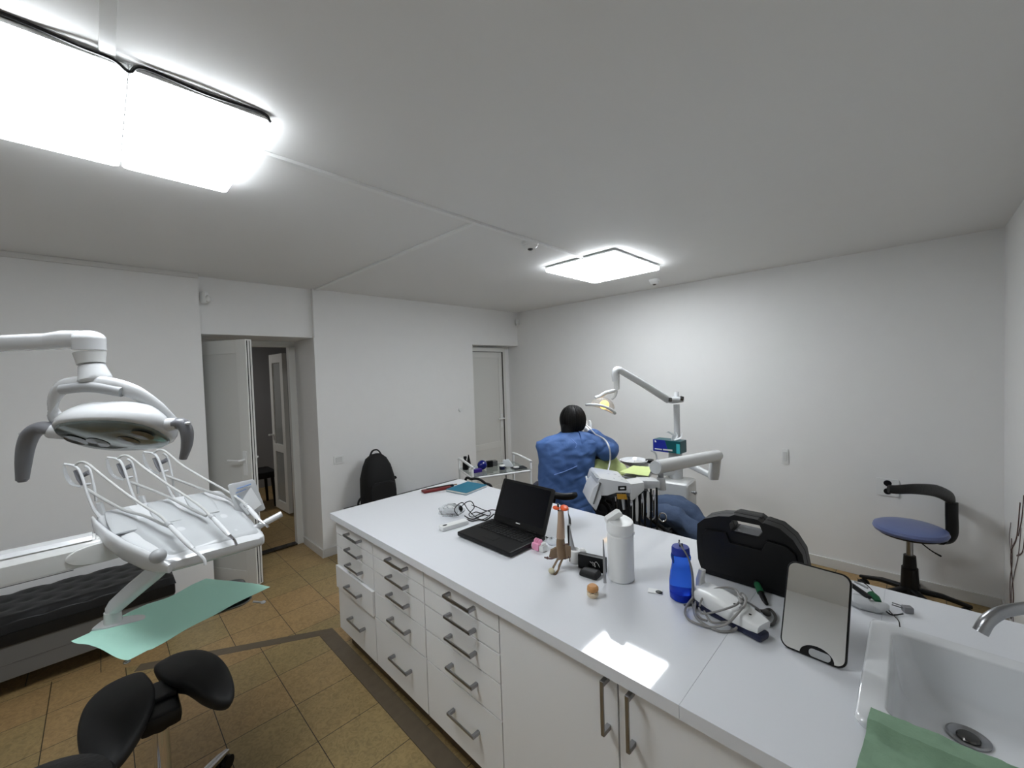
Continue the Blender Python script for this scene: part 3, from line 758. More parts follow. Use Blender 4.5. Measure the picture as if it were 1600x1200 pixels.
# tall white flip-lid bottle
c = V(-.842, 1.440, Z); rB = .0515
t = thing('white_bottle', 'tall white plastic wipes bottle with a raised flip lid', 'bottle', c)
b = B(); lathe(b, [(0, 0), (rB-.004, 0), (rB, .004), (rB, .176), (rB-.004, .183), (rB-.001, .189), (rB-.001, .193), (0, .193)], c, 44); obj('body', b, M_white, t, sharp=50)
b = B(); R = []
for hgt, r_, sl in [(.191, rB, 0), (.196, rB+.0015, 0), (.220, rB+.0015, 0), (.234, rB-.0005, .25), (.237, rB-.005, .32)]:
    R.append([c+V(r_*math.cos(2*PI*j/44), r_*math.sin(2*PI*j/44), hgt+sl*r_*0.55*(-math.cos(2*PI*j/44-math.radians(-28)))) for j in range(44)])
rings(b, R); obj('cap', b, M_white, t, sharp=50)
hd = V(math.cos(math.radians(-28)), math.sin(math.radians(-28)), 0)
b = B(); cc = c+V(-.014, .0, .250)
prism(b, [(-.046, -.026), (-.044, -.010), (.004, .022), (.016, .018), (.022, .006), (.0, -.006)], cc-V(.7, -.7, 0)*-.020, CR, V(0, 0, 1), V(-.7, .7, 0), .044, .004)
obj('flip_lid', b, M_white, t)
b = B(); box(b, c+V(rB, .012, .191), (.006, .018, .012), rz=.2, bev=.002); obj('latch', b, M_white, t)

# blue bottle
c = V(-.607, 1.455, Z)
t = thing('blue_bottle', 'translucent blue bottle with a long dark tube, beside the black carry case', 'bottle', c)
b = B(); lathe(b, [(0, .002), (.036, 0), (.0405, .004), (.0415, .03), (.041, .065), (.036, .10), (.031, .125), (.031, .138), (.034, .147), (.0345, .155), (.032, .163), (.0, .164)], c, 40); obj('body', b, M_bluec, t, sharp=60)
b = B(); lathe(b, [(0, .003), (.038, .004), (.0393, .028), (0, .030)], c, 36); obj('liquid', b, mat('blue_liquid', (6, 16, 215), .15, trans=.2), t)
b = B(); lathe(b, [(0, .163), (.030, .163), (.0315, .166), (.0305, .185), (.028, .190), (.0, .1905)], c, 36); obj('cap', b, M_bluelid, t)
b = B(); tube(b, [c+V(0, -.005, .19), c+V(-.002, -.006, .215)], .0022, 8, 2); tube(b, [c+V(.01, -.005, .19), c+V(.008, -.006, .205)], .0022, 8, 2); obj('nozzle', b, M_black, t)
b = B(); tube(b, [c+V(-.002, -.01, .208), c+V(.012, -.02, .20), c+V(.035, -.02, .165), c+V(.046, -.018, .12), c+V(.048, -.016, .06), c+V(.045, -.02, .012), c+V(.03, -.05, .006)], [.003, .003, .003, .004, .005, .005, .004], 8); obj('tube', b, M_grey, t)
c3 = T(1024, 926)
t = thing('sensor_card', 'small white card with a black oval at the foot of the blue bottle', 'card', c3)
b = B(); box(b, c3+V(-.004, .006, .0015), (.05, .032, .003), rz=.35, bev=.001); obj('card', b, M_white, t)
b = B(); ball(b, c3+V(.012, .006, .004), (.013, .011, .003)); obj('oval', b, M_black, t)

# black carry case
t = thing('carry_case', 'big black plastic carry case standing on the island', 'case', (-.452, 1.735, Z))
O = V(-.452, 1.735, Z); ex = V(1, 0, 0); ez = V(0, 0, 1)
ol = [(-.165, .0), (-.125, .0), (.06, -.0), (.15, .0), (.178, .03), (.184, .10), (.172, .17), (.145, .215), (.105, .246), (.058, .254), (.05, .252), (.035, .262), (-.045, .262), (-.062, .252), (-.10, .245), (-.155, .222), (-.182, .195), (-.186, .12), (-.182, .05)]
ol = [(x, max(y, .0)) for x, y in ol]
def casehalf(name, y0, dpt, sc):
    b = B(); prism(b, [(x*sc, .003+(y)*sc) for x, y in ol], O+V(0, y0, 0), ex, ez, V(0, 1, 0), dpt, .01); return b
def shell(y0, y1):
    """case outline with the grip hole left open at the top"""
    b = B(); t_ = bmesh.new()
    hole = [(-.055, .200), (.040, .200), (.052, .218), (.042, .242), (-.050, .242), (-.062, .222)]
    vo = [t_.verts.new(O+ex*x+ez*(y+.003)+V(0, y0, 0)) for x, y in ol]; vh = [t_.verts.new(O+ex*x+ez*(y+.003)+V(0, y0, 0)) for x, y in hole]
    eo = [t_.edges.new((vo[i], vo[(i+1) % len(vo)])) for i in range(len(vo))]; eh = [t_.edges.new((vh[i], vh[(i+1) % len(vh)])) for i in range(len(vh))]
    bmesh.ops.triangle_fill(t_, use_beauty=True, use_dissolve=False, edges=eo+eh)
    r = bmesh.ops.extrude_face_region(t_, geom=list(t_.faces))
    bmesh.ops.translate(t_, vec=V(0, y1-y0, 0), verts=[g for g in r['geom'] if isinstance(g, bmesh.types.BMVert)])
    bmesh.ops.recalc_face_normals(t_, faces=t_.faces)
    return merge(b, t_)
obj('rear_shell', shell(.004, .045), M_black, t, sharp=30)
obj('front_shell', shell(-.045, .0), M_black, t, sharp=30)
b = B()
prism(b, [(-.16, .02), (.14, .02), (.162, .05), (.166, .11), (.152, .17), (.125, .19), (.065, .195), (.05, .155), (-.058, .155), (-.07, .19), (-.145, .185), (-.162, .16)], O+V(0, -.057, .003), ex, ez, V(0, 1, 0), .014, .006); obj('front_panel', b, M_black, t)
b = B(); box(b, O+V(-.005, 0, .256), (.10, .034, .022), bev=.009, seg=3); obj('handle', b, M_rubber, t)
b = B(); slab(b, -.497, -.415, 1.69, 1.78, Z+.197, Z+.2035, .002); obj('grip_recess', b, M_grey, t)

# white scanner with navy base and a coiled grey cord
c = T(1133, 975)+V(0, .045, 0); c.z = Z
rz = -.28; Rz = Matrix.Rotation(rz, 3, 'Z')
t = thing('handheld_scanner', 'white handheld scanner with a navy underside beneath a coiled grey cord', 'scanner', c)
def L3(x, y, z): return c+Rz @ V(x, y, z)
b = B(); box(b, L3(.01, -.022, .012), (.235, .05, .022), rz=rz, bev=.008); obj('lower_body', b, M_navy, t)
b = B(); loft(b, [(L3(-.125, .02, .026), .030, .012), (L3(-.11, .012, .036), .045, .024), (L3(-.05, .0, .04), .048, .030), (L3(.03, -.004, .036), .045, .026), (L3(.09, -.006, .032), .040, .020), (L3(.115, -.006, .03), .034, .014)], (0, 1, 0), 4); obj('shell', b, M_white, t)
b = B(); loft(b, [(L3(-.115, .018, .04), .030, .010), (L3(-.13, .03, .065), .022, .010), (L3(-.128, .04, .10), .018, .009)], (0, 1, 0), 4); obj('stand', b, M_white, t)
for xx, zz in ((.028, .0635), (.075, .0535)):
    b = B(); ball(b, L3(xx, -.012, zz), (.006, .0055, .0018)); obj('button', b, M_black, t)
b = B()
def cord(pts, r=.0034): tube(b, [T(x, y, Z+h_) for x, y, h_ in pts], r, 8, 6)
cord([(1093, 947, .03), (1097, 936, .045), (1108, 924, .06), (1127, 918, .07), (1147, 920, .072), (1155, 931, .072), (1153, 943, .07), (1135, 951, .066), (1113, 957, .04), (1097, 959, .03), (1092, 950, .03)])
cord([(1083, 933, .03), (1071, 951, .008), (1075, 967, .006), (1093, 976, .006), (1113, 980, .008), (1135, 975, .03), (1151, 960, .06), (1162, 946, .072), (1166, 935, .072), (1159, 927, .075), (1155, 934, .078), (1158, 943, .078)], .0038)
cord([(1081, 936, .02), (1084, 950, .006), (1087, 963, .005), (1100, 975, .0045), (1124, 986, .0045), (1145, 985, .0045), (1157, 975, .02)], .0042)
cord([(1100, 955, .03), (1112, 972, .02), (1135, 972, .02), (1160, 969, .02), (1176, 963, .02), (1187, 955, .02), (1176, 946, .045), (1163, 938, .07), (1153, 929, .077), (1160, 936, .08)], .0034)
cord([(1087, 940, .02), (1086, 955, .006), (1095, 966, .006), (1105, 970, .008)], .0036)
cord([(1160, 930, .078), (1165, 937, .08), (1163, 947, .078), (1157, 951, .076)], .004)
tag(obj('coiled_cord', b, mat('grey_cord', (142, 140, 138), .45), loc=c), 'thick grey cord coiled around the white scanner', 'cord')
# green and black plug, black straps under the case
c = T(1192, 935); c.z = Z
t = thing('green_plug', 'green and black plug lying in front of the carry case', 'plug', c)
b = B(); tube(b, [T(1183, 925)+V(0, 0, .030), T(1189, 934)+V(0, 0, .018)], [.011, .012], 12, 2); obj('green_sleeve', b, M_greenb, t)
b = B(); tube(b, [T(1189, 934)+V(0, 0, .018), T(1194, 941)+V(0, 0, .010), T(1198, 947)+V(0, 0, .008)], [.010, .009, .006], 10, 2); tube(b, [T(1180, 921)+V(0, 0, .036), T(1183, 925)+V(0, 0, .03)], [.007, .01], 10, 2); obj('plug_body', b, M_black, t)
b = B(); ball(b, T(1180, 921)+V(0, 0, .042), (.007, .006, .003)); obj('contact', b, M_chrome, t)
c = T(1197, 965); 
b = B(); tube(b, [T(1180, 958)+V(0, 0, .012), T(1192, 962)+V(0, 0, .016), T(1203, 957)+V(0, 0, .01), T(1212, 967)+V(0, 0, .006), T(1205, 979)+V(0, 0, .005), T(1192, 970)+V(0, 0, .008)], .0048, 8); ball(b, T(1198, 965)+V(0, 0, .016), (.014, .010, .010))
tag(obj('adapter_cable', b, mat('dark_grey_cable', (70, 68, 66), .5), loc=c), 'dark grey adapter cable lying between the scanner and the mirror', 'cable')

# table mirror
t = thing('table_mirror', 'rounded rectangular table mirror with a black rim leaning at the sink', 'mirror', (-.22, 1.40, Z))
BL = V(-.290, 1.388, Z+.004); BR = V(-.134, 1.380, Z+.004); ex = (BR-BL).normalized(); back = V(-ex.y, ex.x, 0)
ang = math.radians(25); ey = (V(0, 0, 1)*math.cos(ang)+back*math.sin(ang)); nn = ex.cross(ey).normalized()
if nn.dot(CO-BL) < 0: nn = -nn
w_, h_ = (BR-BL).length, .246
def arch(w, h, rc, r0, cx, n=7):
    """rounded rectangle with a round bite out of its lower edge"""
    pts = []
    for sx, sy, a0 in ((1, 1, 0), (-1, 1, PI/2), (-1, -1, PI)):
        for k in range(n+1):
            a = a0+k/n*PI/2; pts.append((sx*(w/2-rc)+rc*math.cos(a), sy*(h/2-rc)+rc*math.sin(a)))
    for k in range(19):
        a = PI-k/18*PI; pts.append((cx+r0*math.cos(a), -h/2+r0*.72*math.sin(a)))
    for k in range(n+1):
        a = 3*PI/2+k/n*PI/2; pts.append((w/2-rc+rc*math.cos(a), -h/2+rc+rc*math.sin(a)))
    return pts
Oc = BL+ex*(w_/2)+ey*(h_/2)
b = B(); prism(b, rrect(w_, h_, .024, 7), Oc-nn*.012, ex, ey, nn, .010, .002); obj('back_shell', b, M_black, t)
b = B(); prism(b, arch(w_-.009, h_-.009, .021, .040, .012), Oc-nn*.0018, ex, ey, nn, .003); obj('mirror_glass', b, M_mirror, t, smooth=False)
b = B(); prism(b, rrect(.05, .02, .009), Oc+ex*.018-ey*(h_/2-.014)-nn*.0017, ex, ey, nn, .001); obj('arch_inlay', b, M_grey2, t)
b = B(); tube(b, [Oc-nn*.014-ey*.02, BL+ex*(w_/2)+back*.14+V(0, 0, .004)], [.009, .007], 8, 1); box(b, BL+ex*(w_*.55)+back*.06+V(0, 0, -.0005), (w_*.6, .09, .006), rz=math.atan2(ex.y, ex.x), bev=.002); obj('stand', b, M_black, t)

# wrap, tool and plug behind the mirror
c = T(1358, 960)+V(0, .02, 0)
b = B(); ball(b, c+V(-.01, .02, .018), (.055, .04, .02))
for v in b.verts: v.co += V(1, 1, .6)*(.014*noise.noise(v.co*34)); v.co.z = max(v.co.z, Z+.0004)
tag(obj('plastic_wrap', b, mat('wrap_film', (206, 208, 210), .3, trans=.2), loc=c, sharp=180), 'crumpled white plastic wrap behind the table mirror', 'plastic wrap')
t = thing('cutting_tool', 'black tool with a green end poking out behind the table mirror', 'tool', T(1370, 945))
b = B(); tube(b, [T(1330, 935)+V(0, 0, .05), T(1352, 948)+V(0, 0, .042), T(1358, 952)+V(0, 0, .04)], [.011, .012, .010], 10, 2, flat=.5); obj('blade_cover', b, M_black, t)
b = B(); tube(b, [T(1336, 930)+V(0, 0, .05), T(1356, 939)+V(0, 0, .046)], .004, 8, 1); obj('white_edge', b, M_grey2, t)
b = B(); tube(b, [T(1360, 944)+V(0, 0, .040), T(1368, 949)+V(0, 0, .034), T(1372, 953)+V(0, 0, .030)], [.012, .014, .010], 10, 2, flat=.6); obj('green_end', b, M_greenb, t)
b = B()
tube(b, [T(1340, 928)+V(0, 0, .055), T(1358, 939)+V(0, 0, .05), T(1376, 951)+V(0, 0, .025), T(1395, 963)+V(0, 0, .006), T(1404, 970, Z+.028), T(1406, 979, Z+.028)], .0016, 6)
tube(b, [T(1374, 955)+V(0, 0, .02), T(1390, 961)+V(0, 0, .004), T(1400, 962)+V(0, 0, .003), T(1411, 961)+V(0, 0, .004)], .0022, 6)
tag(obj('headphone_cable', b, M_black, loc=T(1390, 962)), 'thin black looping cable beside the sink corner', 'cable')
c = T(1418, 957)
t = thing('cable_plug', 'small grey two-pronged plug lying behind the sink', 'plug', c)
b = B(); box(b, c+V(0, 0, .011), (.026, .022, .020), rz=.5, bev=.004); obj('body', b, mat('translucent_grey_plug', (128, 128, 132), .25), t)
for k in (-1, 1):
    p = c+V(-.012, k*.008+.004, .012); b = B(); cyl(b, p, p+V(-.026, .004, 0), .0022, .0022, 8); obj('prong', b, M_steel, t)

# ------------------------------------------------------------------ near dental unit (left)
ex1 = V(CR.x, CR.y, 0).normalized(); ey1 = V(ex1.y, -ex1.x, 0); ez1 = V(0, 0, 1)   # across / towards the camera / up
LD = 1.2
t = thing('dental_lamp', 'white dental operating light with two curved grey handles above the instrument tray', 'dental lamp', (-2.62, -0.62, 0))
col = V(-2.62, -0.62, 0)
b = B(); cyl(b, col+V(0, 0, .03), col+V(0, 0, 1.80), .032, .028, 24); obj('pole', b, M_ware, t)
b = B(); lathe(b, [(0, 0), (.22, 0), (.22, .015), (.20, .03), (.05, .04), (0, .04)], col, 32); obj('foot', b, M_ware2, t)
E_ = PX(139, 531, LD)                                              # elbow
A0 = V(col.x, col.y, E_.z+.012)
dirA = (E_-A0).normalized(); sd = dirA.cross(V(0, 0, 1))
b = B(); loft(b, [(A0, .03, .026), (A0.lerp(E_, .05), .032, .028), (A0.lerp(E_, .90), .028, .0245)], sd, 3.2); obj('arm', b, M_ware, t)
b = B(); loft(b, [(A0.lerp(E_, .88), .029, .026), (A0.lerp(E_, .93)+V(0, 0, .003), .032, .027), (E_-dirA*.01+V(0, 0, .002), .036, .025)], sd, 3); ball(b, E_+V(0, 0, .001), (.0375, .0375, .0265)); obj('elbow_cover', b, M_ware, t)
b = B(); lathe(b, [(0, .0), (.037, .0), (.037, -.034), (0, -.034)], E_+V(0, 0, .004), 32); obj('collar', b, M_ware, t)
b = B(); N0 = E_+V(0, 0, -.038); N1 = PX(143, 571, LD); N2 = PX(149, 592, LD)
tube(b, [N0, N0.lerp(N1, .5), N1+V(0, 0, .004)], [.036, .033, .031], 28, 4); obj('neck', b, M_ware2, t)
b = B(); tube(b, [N1, N1.lerp(N2, .5), N2, N2-V(0, 0, .012)], [.029, .033, .038, .030], 28, 3); obj('swivel_cone', b, M_ware, t)
# yoke arc
HC1 = PX(184, 668, LD)
def hp(px, py, dy=0.0): return PX(px, py, LD)+ey1*dy
yk = [hp(82, 664, -.02), hp(78, 644, -.01), hp(84, 624, .0), hp(102, 606, .01), hp(125, 600, .015), hp(155, 599, .015), hp(188, 603, .015), hp(218, 614, .01), hp(243, 633, .0), hp(258, 651, -.01), hp(266, 664, -.02)]
b = B(); tube(b, yk, [.016, .0175, .019, .022, .0225, .0225, .0225, .021, .017, .014, .012], 14, 5, flat=.62, side=ey1.cross(V(0, 0, 0)) if False else (0, 0, 1)); yo = obj('yoke', b, M_ware, t)
b = B(); tube(b, [hp(110, 608, .024), hp(155, 604, .026), hp(203, 612, .024)], [.0145, .0155, .0145], 12, 6, flat=.8, side=(0, 0, 1)); obj('yoke_window', b, M_grey2, yo)
# head
tl = math.radians(37)
wv = (ez1*math.cos(tl)-ey1*math.sin(tl)); vv = (ey1*math.cos(tl)+ez1*math.sin(tl)); uu = ex1
aH, bH = .155, .092
HC1 = PX(183, 672, LD)
def hring(s, w, q=2.6, n=48, a=aH, bb=bH):
    return [HC1+uu*(a*s*math.copysign(abs(math.cos(2*PI*j/n))**(2/q), math.cos(2*PI*j/n)))+vv*(bb*s*math.copysign(abs(math.sin(2*PI*j/n))**(2/q), math.sin(2*PI*j/n)))+wv*w for j in range(n)]
b = B(); rings(b, [hring(.93, -.018), hring(.985, -.010), hring(1.0, .004), hring(.985, .018), hring(.93, .032), hring(.84, .050), hring(.66, .062), hring(.36, .068), hring(.05, .069)]); hd1 = obj('lamp_head', b, M_ware, t, sharp=60)
b = B(); rings(b, [hring(.93, -.012), hring(.925, -.020), hring(.88, -.026), hring(.5, -.031), hring(.05, -.032)]); obj('lens_cover', b, M_lens, hd1, sharp=60)
for k, (xx, yy) in enumerate(((-.098, .004), (-.050, -.014), (.018, -.012), (.042, -.010), (.106, .020))):
    if k == 2: continue
    cc = HC1+uu*(xx*1.0)+vv*yy-wv*.030
    b = B(); lathe(b, [(0, -.010), (.012, -.009), (.023, -.002), (.027, .003), (.0, .004)], cc, 24, axis=-wv); obj('reflector', b, M_reflr, hd1)
# handles
def collar(p, q, r0, r1, nm='handle_collar'):
    b = B(); tube(b, [p, p.lerp(q, .5), q], [r0, (r0+r1)/2, r1], 22, 3); return obj(nm, b, M_ware, t)
collar(hp(108, 674), hp(80, 674), .024, .0205)
b = B(); tube(b, [hp(84, 673), hp(66, 668), hp(50, 677), hp(41, 696), hp(37, 722), hp(35, 750)], [.0225, .0225, .024, .022, .0195, .015], 18, 6, flat=.8); tube(b, [hp(35, 748), hp(35, 753)], [.0145, .009], 14, 1); obj('handle', b, M_grey, t)
b = B(); ball(b, hp(40, 677, .006), (.009, .009, .005)); obj('handle_button', b, M_ware, t)
collar(hp(258, 664), hp(278, 662), .020, .0175)
b = B(); tube(b, [hp(274, 662), hp(285, 662), hp(292, 675), hp(292, 695), hp(286, 717)], [.0185, .019, .0185, .016, .011], 18, 6, flat=.8); obj('handle', b, M_grey, t)
b = B(); ball(b, hp(295, 661, .004), (.008, .008, .005)); obj('handle_button', b, M_ware, t)

# delivery unit
t = thing('dental_unit', 'white dental delivery unit with three whip arms and handpieces on top', 'dental unit', (-2.15, -0.95, 0))
DU = t
cb = V(-2.15, -0.98, 0)
b = B(); slab(b, -2.32, -1.98, -1.2, -0.82, 0, .75, .03); obj('column', b, M_ware2, t)
b = B(); cyl(b, V(-2.15, -.98, .75), V(-2.15, -.98, 1.06), .07, .06, 28); obj('pivot', b, M_ware, t)
xa = -2.15
b = B()
prism(b, [(-.052, -.045), (.052, -.045), (.052, .018), (.030, .048), (-.03, .048), (-.052, .018)], V(xa, -1.08, 1.105), (1, 0, 0), (0, 0, 1), (0, 1, 0), 1.05, .008)
ar = obj('arm', b, M_ware2, t)
b = B(); prism(b, [(-.04, 0), (.04, 0), (.028, .012), (-.028, .012)], V(xa, -1.06, 1.147), (1, 0, 0), (0, 0, 1), (0, 1, 0), 1.02, .003); obj('arm_cover', b, M_ware, ar)
b = B(); slab(b, xa+.0505, xa+.0535, -1.06, -.09, 1.058, 1.0605); obj('arm_seam', b, M_line, ar)
# rounded knuckle and cone into the head
b = B(); loft(b, [(V(xa, -.06, 1.105), .050, .044), (V(xa, -.02, 1.104), .051, .045), (V(xa, .03, 1.098), .046, .040), (V(xa+.005, .08, 1.090), .036, .030), (V(xa+.012, .13, 1.088), .018, .016)], (1, 0, 0), 3); obj('knuckle', b, M_ware2, t)
b = B(); ec = V(xa+.048, -.018, 1.098); rings(b, [[ec+V(dx_, .092*f_*math.cos(2*PI*q/36)*(1 if math.cos(2*PI*q/36) < 0 else 1.25), .036*f_*math.sin(2*PI*q/36)) for q in range(36)] for dx_, f_ in ((-.01, 1), (.006, 1), (.009, .95), (.010, .6))]); obj('side_cover', b, M_ware2, t)

# head body: sections from the back edge to the front edge
def hs(tt):
    x = -2.29+.47*tt; y0 = -.03+.15*tt**1.3; y1 = .385+.055*tt; zt = 1.205-.088*tt-.02*tt*tt; return x, y0, y1, zt
def sec(tt, grow=0.0, zoff=0.0, thick=None, inset=0.0):
    x, y0, y1, zt = hs(tt); th_ = (.085-.03*tt) if thick is None else thick
    c = V(x, (y0+y1)/2, zt-th_/2+zoff); return super_ring(c, V(0, 1, 0), V(0, 0, 1), (y1-y0)/2+grow-inset, th_/2, 5.0, 40)
b = B(); rings(b, [sec(0, -.02, 0, .05)]+[sec(k/12) for k in range(0, 12)]+[sec(.97, -.004, -.003, .05), sec(1.0, -.02, -.01, .026)]); bd = obj('instrument_head', b, M_ware, t, sharp=50)
b = B()
def matf(u, v):
    x, y0, y1, zt = hs(.30+.68*u); y = y0+.035+(y1-y0-.05)*v
    z = zt+.004+.006*noise.noise(V(x*14, y*11, 2.0))+.004*math.sin(v*PI*4+1)*math.sin(u*PI)
    edge = min(v, 1-v, 1-u)*18
    if edge < 1: z -= (1-edge)*.012
    if u > .93: z -= (u-.93)*.35
    return V(x, y, z)
sheet(b, matf, 40, 50, .003); obj('silicone_mat', b, M_silic, bd, sharp=80)
for k, yy in enumerate((.09, .215, .335)):                             # the instrument rests, raised between the grooves
    b = B(); R = []
    for i in range(9):
        u = i/8; x, y0, y1, zt = hs(.06+.42*u)
        R.append(super_ring(V(x, yy-.06+.02*u, zt+.002), V(0, 1, 0), V(0, 0, 1), .036+.006*math.sin(u*PI), .010*math.sin(PI*min(1, .15+u*.85))+.003, 3, 20))
    rings(b, R); obj('rest', b, M_silic, bd)
# left flank with hub
b = B(); loft(b, [(V(-2.31, -.040, 1.172), .005, .016), (V(-2.2, -.028, 1.162), .010, .026), (V(-2.08, .0, 1.144), .012, .032), (V(-1.97, .040, 1.120), .013, .036), (V(-1.88, .085, 1.100), .014, .036), (V(-1.83, .118, 1.085), .013, .030), (V(-1.795, .142, 1.075), .008, .016)], (0, 1, 0), 2.6); obj('side_wing', b, M_ware, t)
b = B(); ball(b, at(247, 869, 'x', -1.825), (.024, .024, .024)); obj('hinge_hub', b, M_grey2, t)
# handle on the right and the touch panel
p = at(412, 818, 'x', -1.90); q = at(440, 803, 'x', -1.90)
b = B(); tube(b, [p-(q-p)*.5, p, q], [.013, .0125, .0125], 16, 2); obj('side_handle', b, M_ware, t)
P1, P2, P3, P4 = [at(x, y, 'x', -2.04) for x, y in ((355, 757), (397, 748), (415, 796), (372, 812))]
pc = (P1+P2+P3+P4)/4; n_ = V(.72, -.35, .6).normalized()
b = B(); tt_ = bmesh.new(); vs = [tt_.verts.new(q_) for q_ in (P1, P2, P3, P4)]; f = tt_.faces.new(vs); r = bmesh.ops.extrude_face_region(tt_, geom=[f]); bmesh.ops.translate(tt_, vec=V(-.016, .004, -.004), verts=[g for g in r['geom'] if isinstance(g, bmesh.types.BMVert)]); bmesh.ops.bevel(tt_, geom=list(tt_.edges), offset=.004, segments=2, affect='EDGES'); merge(b, tt_)
cp = obj('control_panel', b, M_ware, t)
def onp(u, v, o=.0045): return P1.lerp(P2, u).lerp(P4.lerp(P3, u), v)+V(o, -.001, 0)
b = B(); tube(b, [onp(.28, .17), onp(.82, .13)], .0022, 6, 1); tube(b, [onp(.2, .28), onp(.6, .24)], .0016, 6, 1); tube(b, [onp(.22, .36), onp(.30, .5)], .003, 6, 1); obj('panel_print', b, M_ink, cp)
b = B(); tt_ = bmesh.new(); vs = [tt_.verts.new(q_) for q_ in (onp(.78, .2, .007), onp(.93, .8, .007), onp(.35, .95, .008), onp(.18, .62, .007))]; tt_.faces.new(vs); merge(b, tt_)
obj('napkin', b, M_tissue, cp)
# whip arms with hoses and handpieces
def whip(dx, dy, D, sc, hp_path, tip, hose_lo):
    def w(x, y, o=0.0): return PX(155+(x-155)*sc+dx, 805+(y-805)*sc+dy, D+o)
    b = B(); tube(b, [w(157, 808), w(146, 794), w(138, 776), w(132, 757), w(125, 737), w(117, 728), w(101, 725)], [.0075, .005, .0045, .0045, .005, .005, .004], 8, 5)
    tube(b, [w(150, 783, .02), w(147, 760, .02), w(140, 734, .02), w(133, 728, .02)], .0042, 8, 5)
    tube(b, [w(131, 758), w(141, 756, .02)], .005, 8, 1)
    wa = obj('whip_arm', b, M_ware, t)
    b = B(); prism(b, [(0, 0), (-.012, .026), (-.020, .058), (.0, .058), (.007, .025), (.016, .004)], w(158, 809), CR, V(0, 0, 1), CF, .012, .002); obj('whip_base', b, M_ware, wa)
    b = B(); tube(b, [w(100, 727), w(104, 744), w(113, 756), w(127, 761)], [.0035, .006, .006, .0035], 8, 5, flat=.35); obj('guard', b, M_clear, wa)
    b = B(); tube(b, [w(118, 735, .01), w(124, 748, .01), w(129, 758, .01)], [.008, .010, .006], 12, 4, flat=.6); tube(b, [w(131, 742, .015), w(139, 738, .015)], .009, 12, 1); obj('pulley', b, M_grey, wa)
    b = B(); pts = [w(118, 727), w(124, 722.5), w(136, 724)]
    n = len(hp_path)
    for k, (x, y, d_) in enumerate(hp_path): pts.append(PX(x, y, d_))
    tube(b, pts, .0046, 10, 6); obj('hose', b, M_hose, t)
    b = B(); pts = [w(134, 763, .015)]+[PX(x, y, d_) for x, y, d_ in hose_lo]; tube(b, pts, .0055, 10, 6); obj('lower_hose', b, M_hose, t)
    k0, k1 = [PX(*q_) for q_ in tip[:2]]
    b = B(); tube(b, [k0, k0.lerp(k1, .35), k0.lerp(k1, .8), k1], [.0065, .0085, .0085, .0065], 14, 3); h1 = obj('handpiece', b, M_ware, t)
    b = B(); tube(b, [k1]+[PX(*q_) for q_ in tip[2:]], [.0055]*1+[.0045]*(len(tip)-2), 10, 4); obj('nozzle', b, M_chrome if dx > 40 else M_ware, h1)
    b = B(); cyl(b, k0.lerp(k1, -.02), k0.lerp(k1, .10), .0088, .0088, 14); obj('coupling', b, M_grey2, h1)
whip(0, 0, 1.60, 1.0, [(160, 743, 1.58), (195, 770, 1.56), (226, 791, 1.53), (250, 806, 1.50), (262, 818, 1.47)],
     [(262, 818, 1.47), (302, 858, 1.40), (311, 866, 1.385), (319, 874, 1.37), (321, 883, 1.365)], [(160, 779, 1.60), (194, 797, 1.575), (226, 806, 1.55), (252, 818, 1.51), (272, 826, 1.49)])
whip(66, -12, 1.71, .98, [(228, 733, 1.68), (262, 757, 1.66), (292, 776, 1.63), (318, 795, 1.57), (330, 808, 1.54)],
     [(330, 806, 1.545), (359, 837, 1.49), (366, 844, 1.48), (370, 852, 1.475)], [(238, 766, 1.71), (270, 780, 1.69), (300, 796, 1.64), (322, 806, 1.60)])
whip(121, -23, 1.82, .95, [(285, 727, 1.79), (318, 747, 1.77), (352, 766, 1.74), (378, 783, 1.70), (388, 795, 1.66)],
     [(384, 789, 1.68), (405, 812, 1.63), (413, 818, 1.62), (419, 823, 1.61)], [(286, 753, 1.82), (320, 766, 1.80), (350, 776, 1.77), (372, 789, 1.73)])
# tray arm, tray and its green paper
b = B(); TA = [PX(268, 872, 1.50), PX(243, 893, 1.50), PX(208, 922, 1.51), PX(180, 947, 1.515), PX(172, 954, 1.515)]
loft(b, [(TA[0], .026, .018), (TA[1], .030, .020), (TA[2], .030, .020), (TA[3], .028, .020), (TA[4], .018, .016)], V(1, .5, 0), 3); obj('tray_arm', b, M_ware, t)
b = B(); p = PX(176, 958, 1.515); cyl(b, V(p.x, p.y, .822), V(p.x, p.y, .865), .026, .024, 24); obj('tray_pivot', b, M_ware2, t)
ztr = .800
cT = V(-2.055, .215, ztr); rT = math.radians(-4)
ctr = Matrix.Rotation(rT, 3, 'Z')
b = B()
def trr(w, h, r, z): return [cT+ctr @ V(x, y, z) for x, y in rrect(w, h, r, 6)]
rings(b, [trr(.25, .37, .04, 0), trr(.27, .39, .05, .006), trr(.278, .398, .052, .012), trr(.268, .388, .05, .0125), trr(.255, .375, .045, .006)]); trj = obj('tray', b, M_steel, t)
b = B(); loft(b, [(V(p.x-.025, p.y-.04, .818), .03, .006), (V(p.x+.0, p.y+.0, .818), .036, .007), (V(p.x+.04, p.y+.09, .812), .03, .006)], (1, 0, 0), 4); obj('tray_plate', b, M_ware, t)
for px_, py_ in ((411, 941), (198, 1034)):
    q_ = at(px_, py_, 'z', .790); b = B(); ball(b, q_, (.010, .010, .006)); cyl(b, q_, V(cT.x+(q_.x-cT.x)*.86, cT.y+(q_.y-cT.y)*.86, .798), .004, .004, 8); obj('tray_clip', b, M_clear if px_ < 300 else M_ware, t)
b = B()
c00, c10, c11, c01 = [at(*q_, 'z', .819) for q_ in ((111, 997), (322, 903), (422, 915), (200, 1029))]
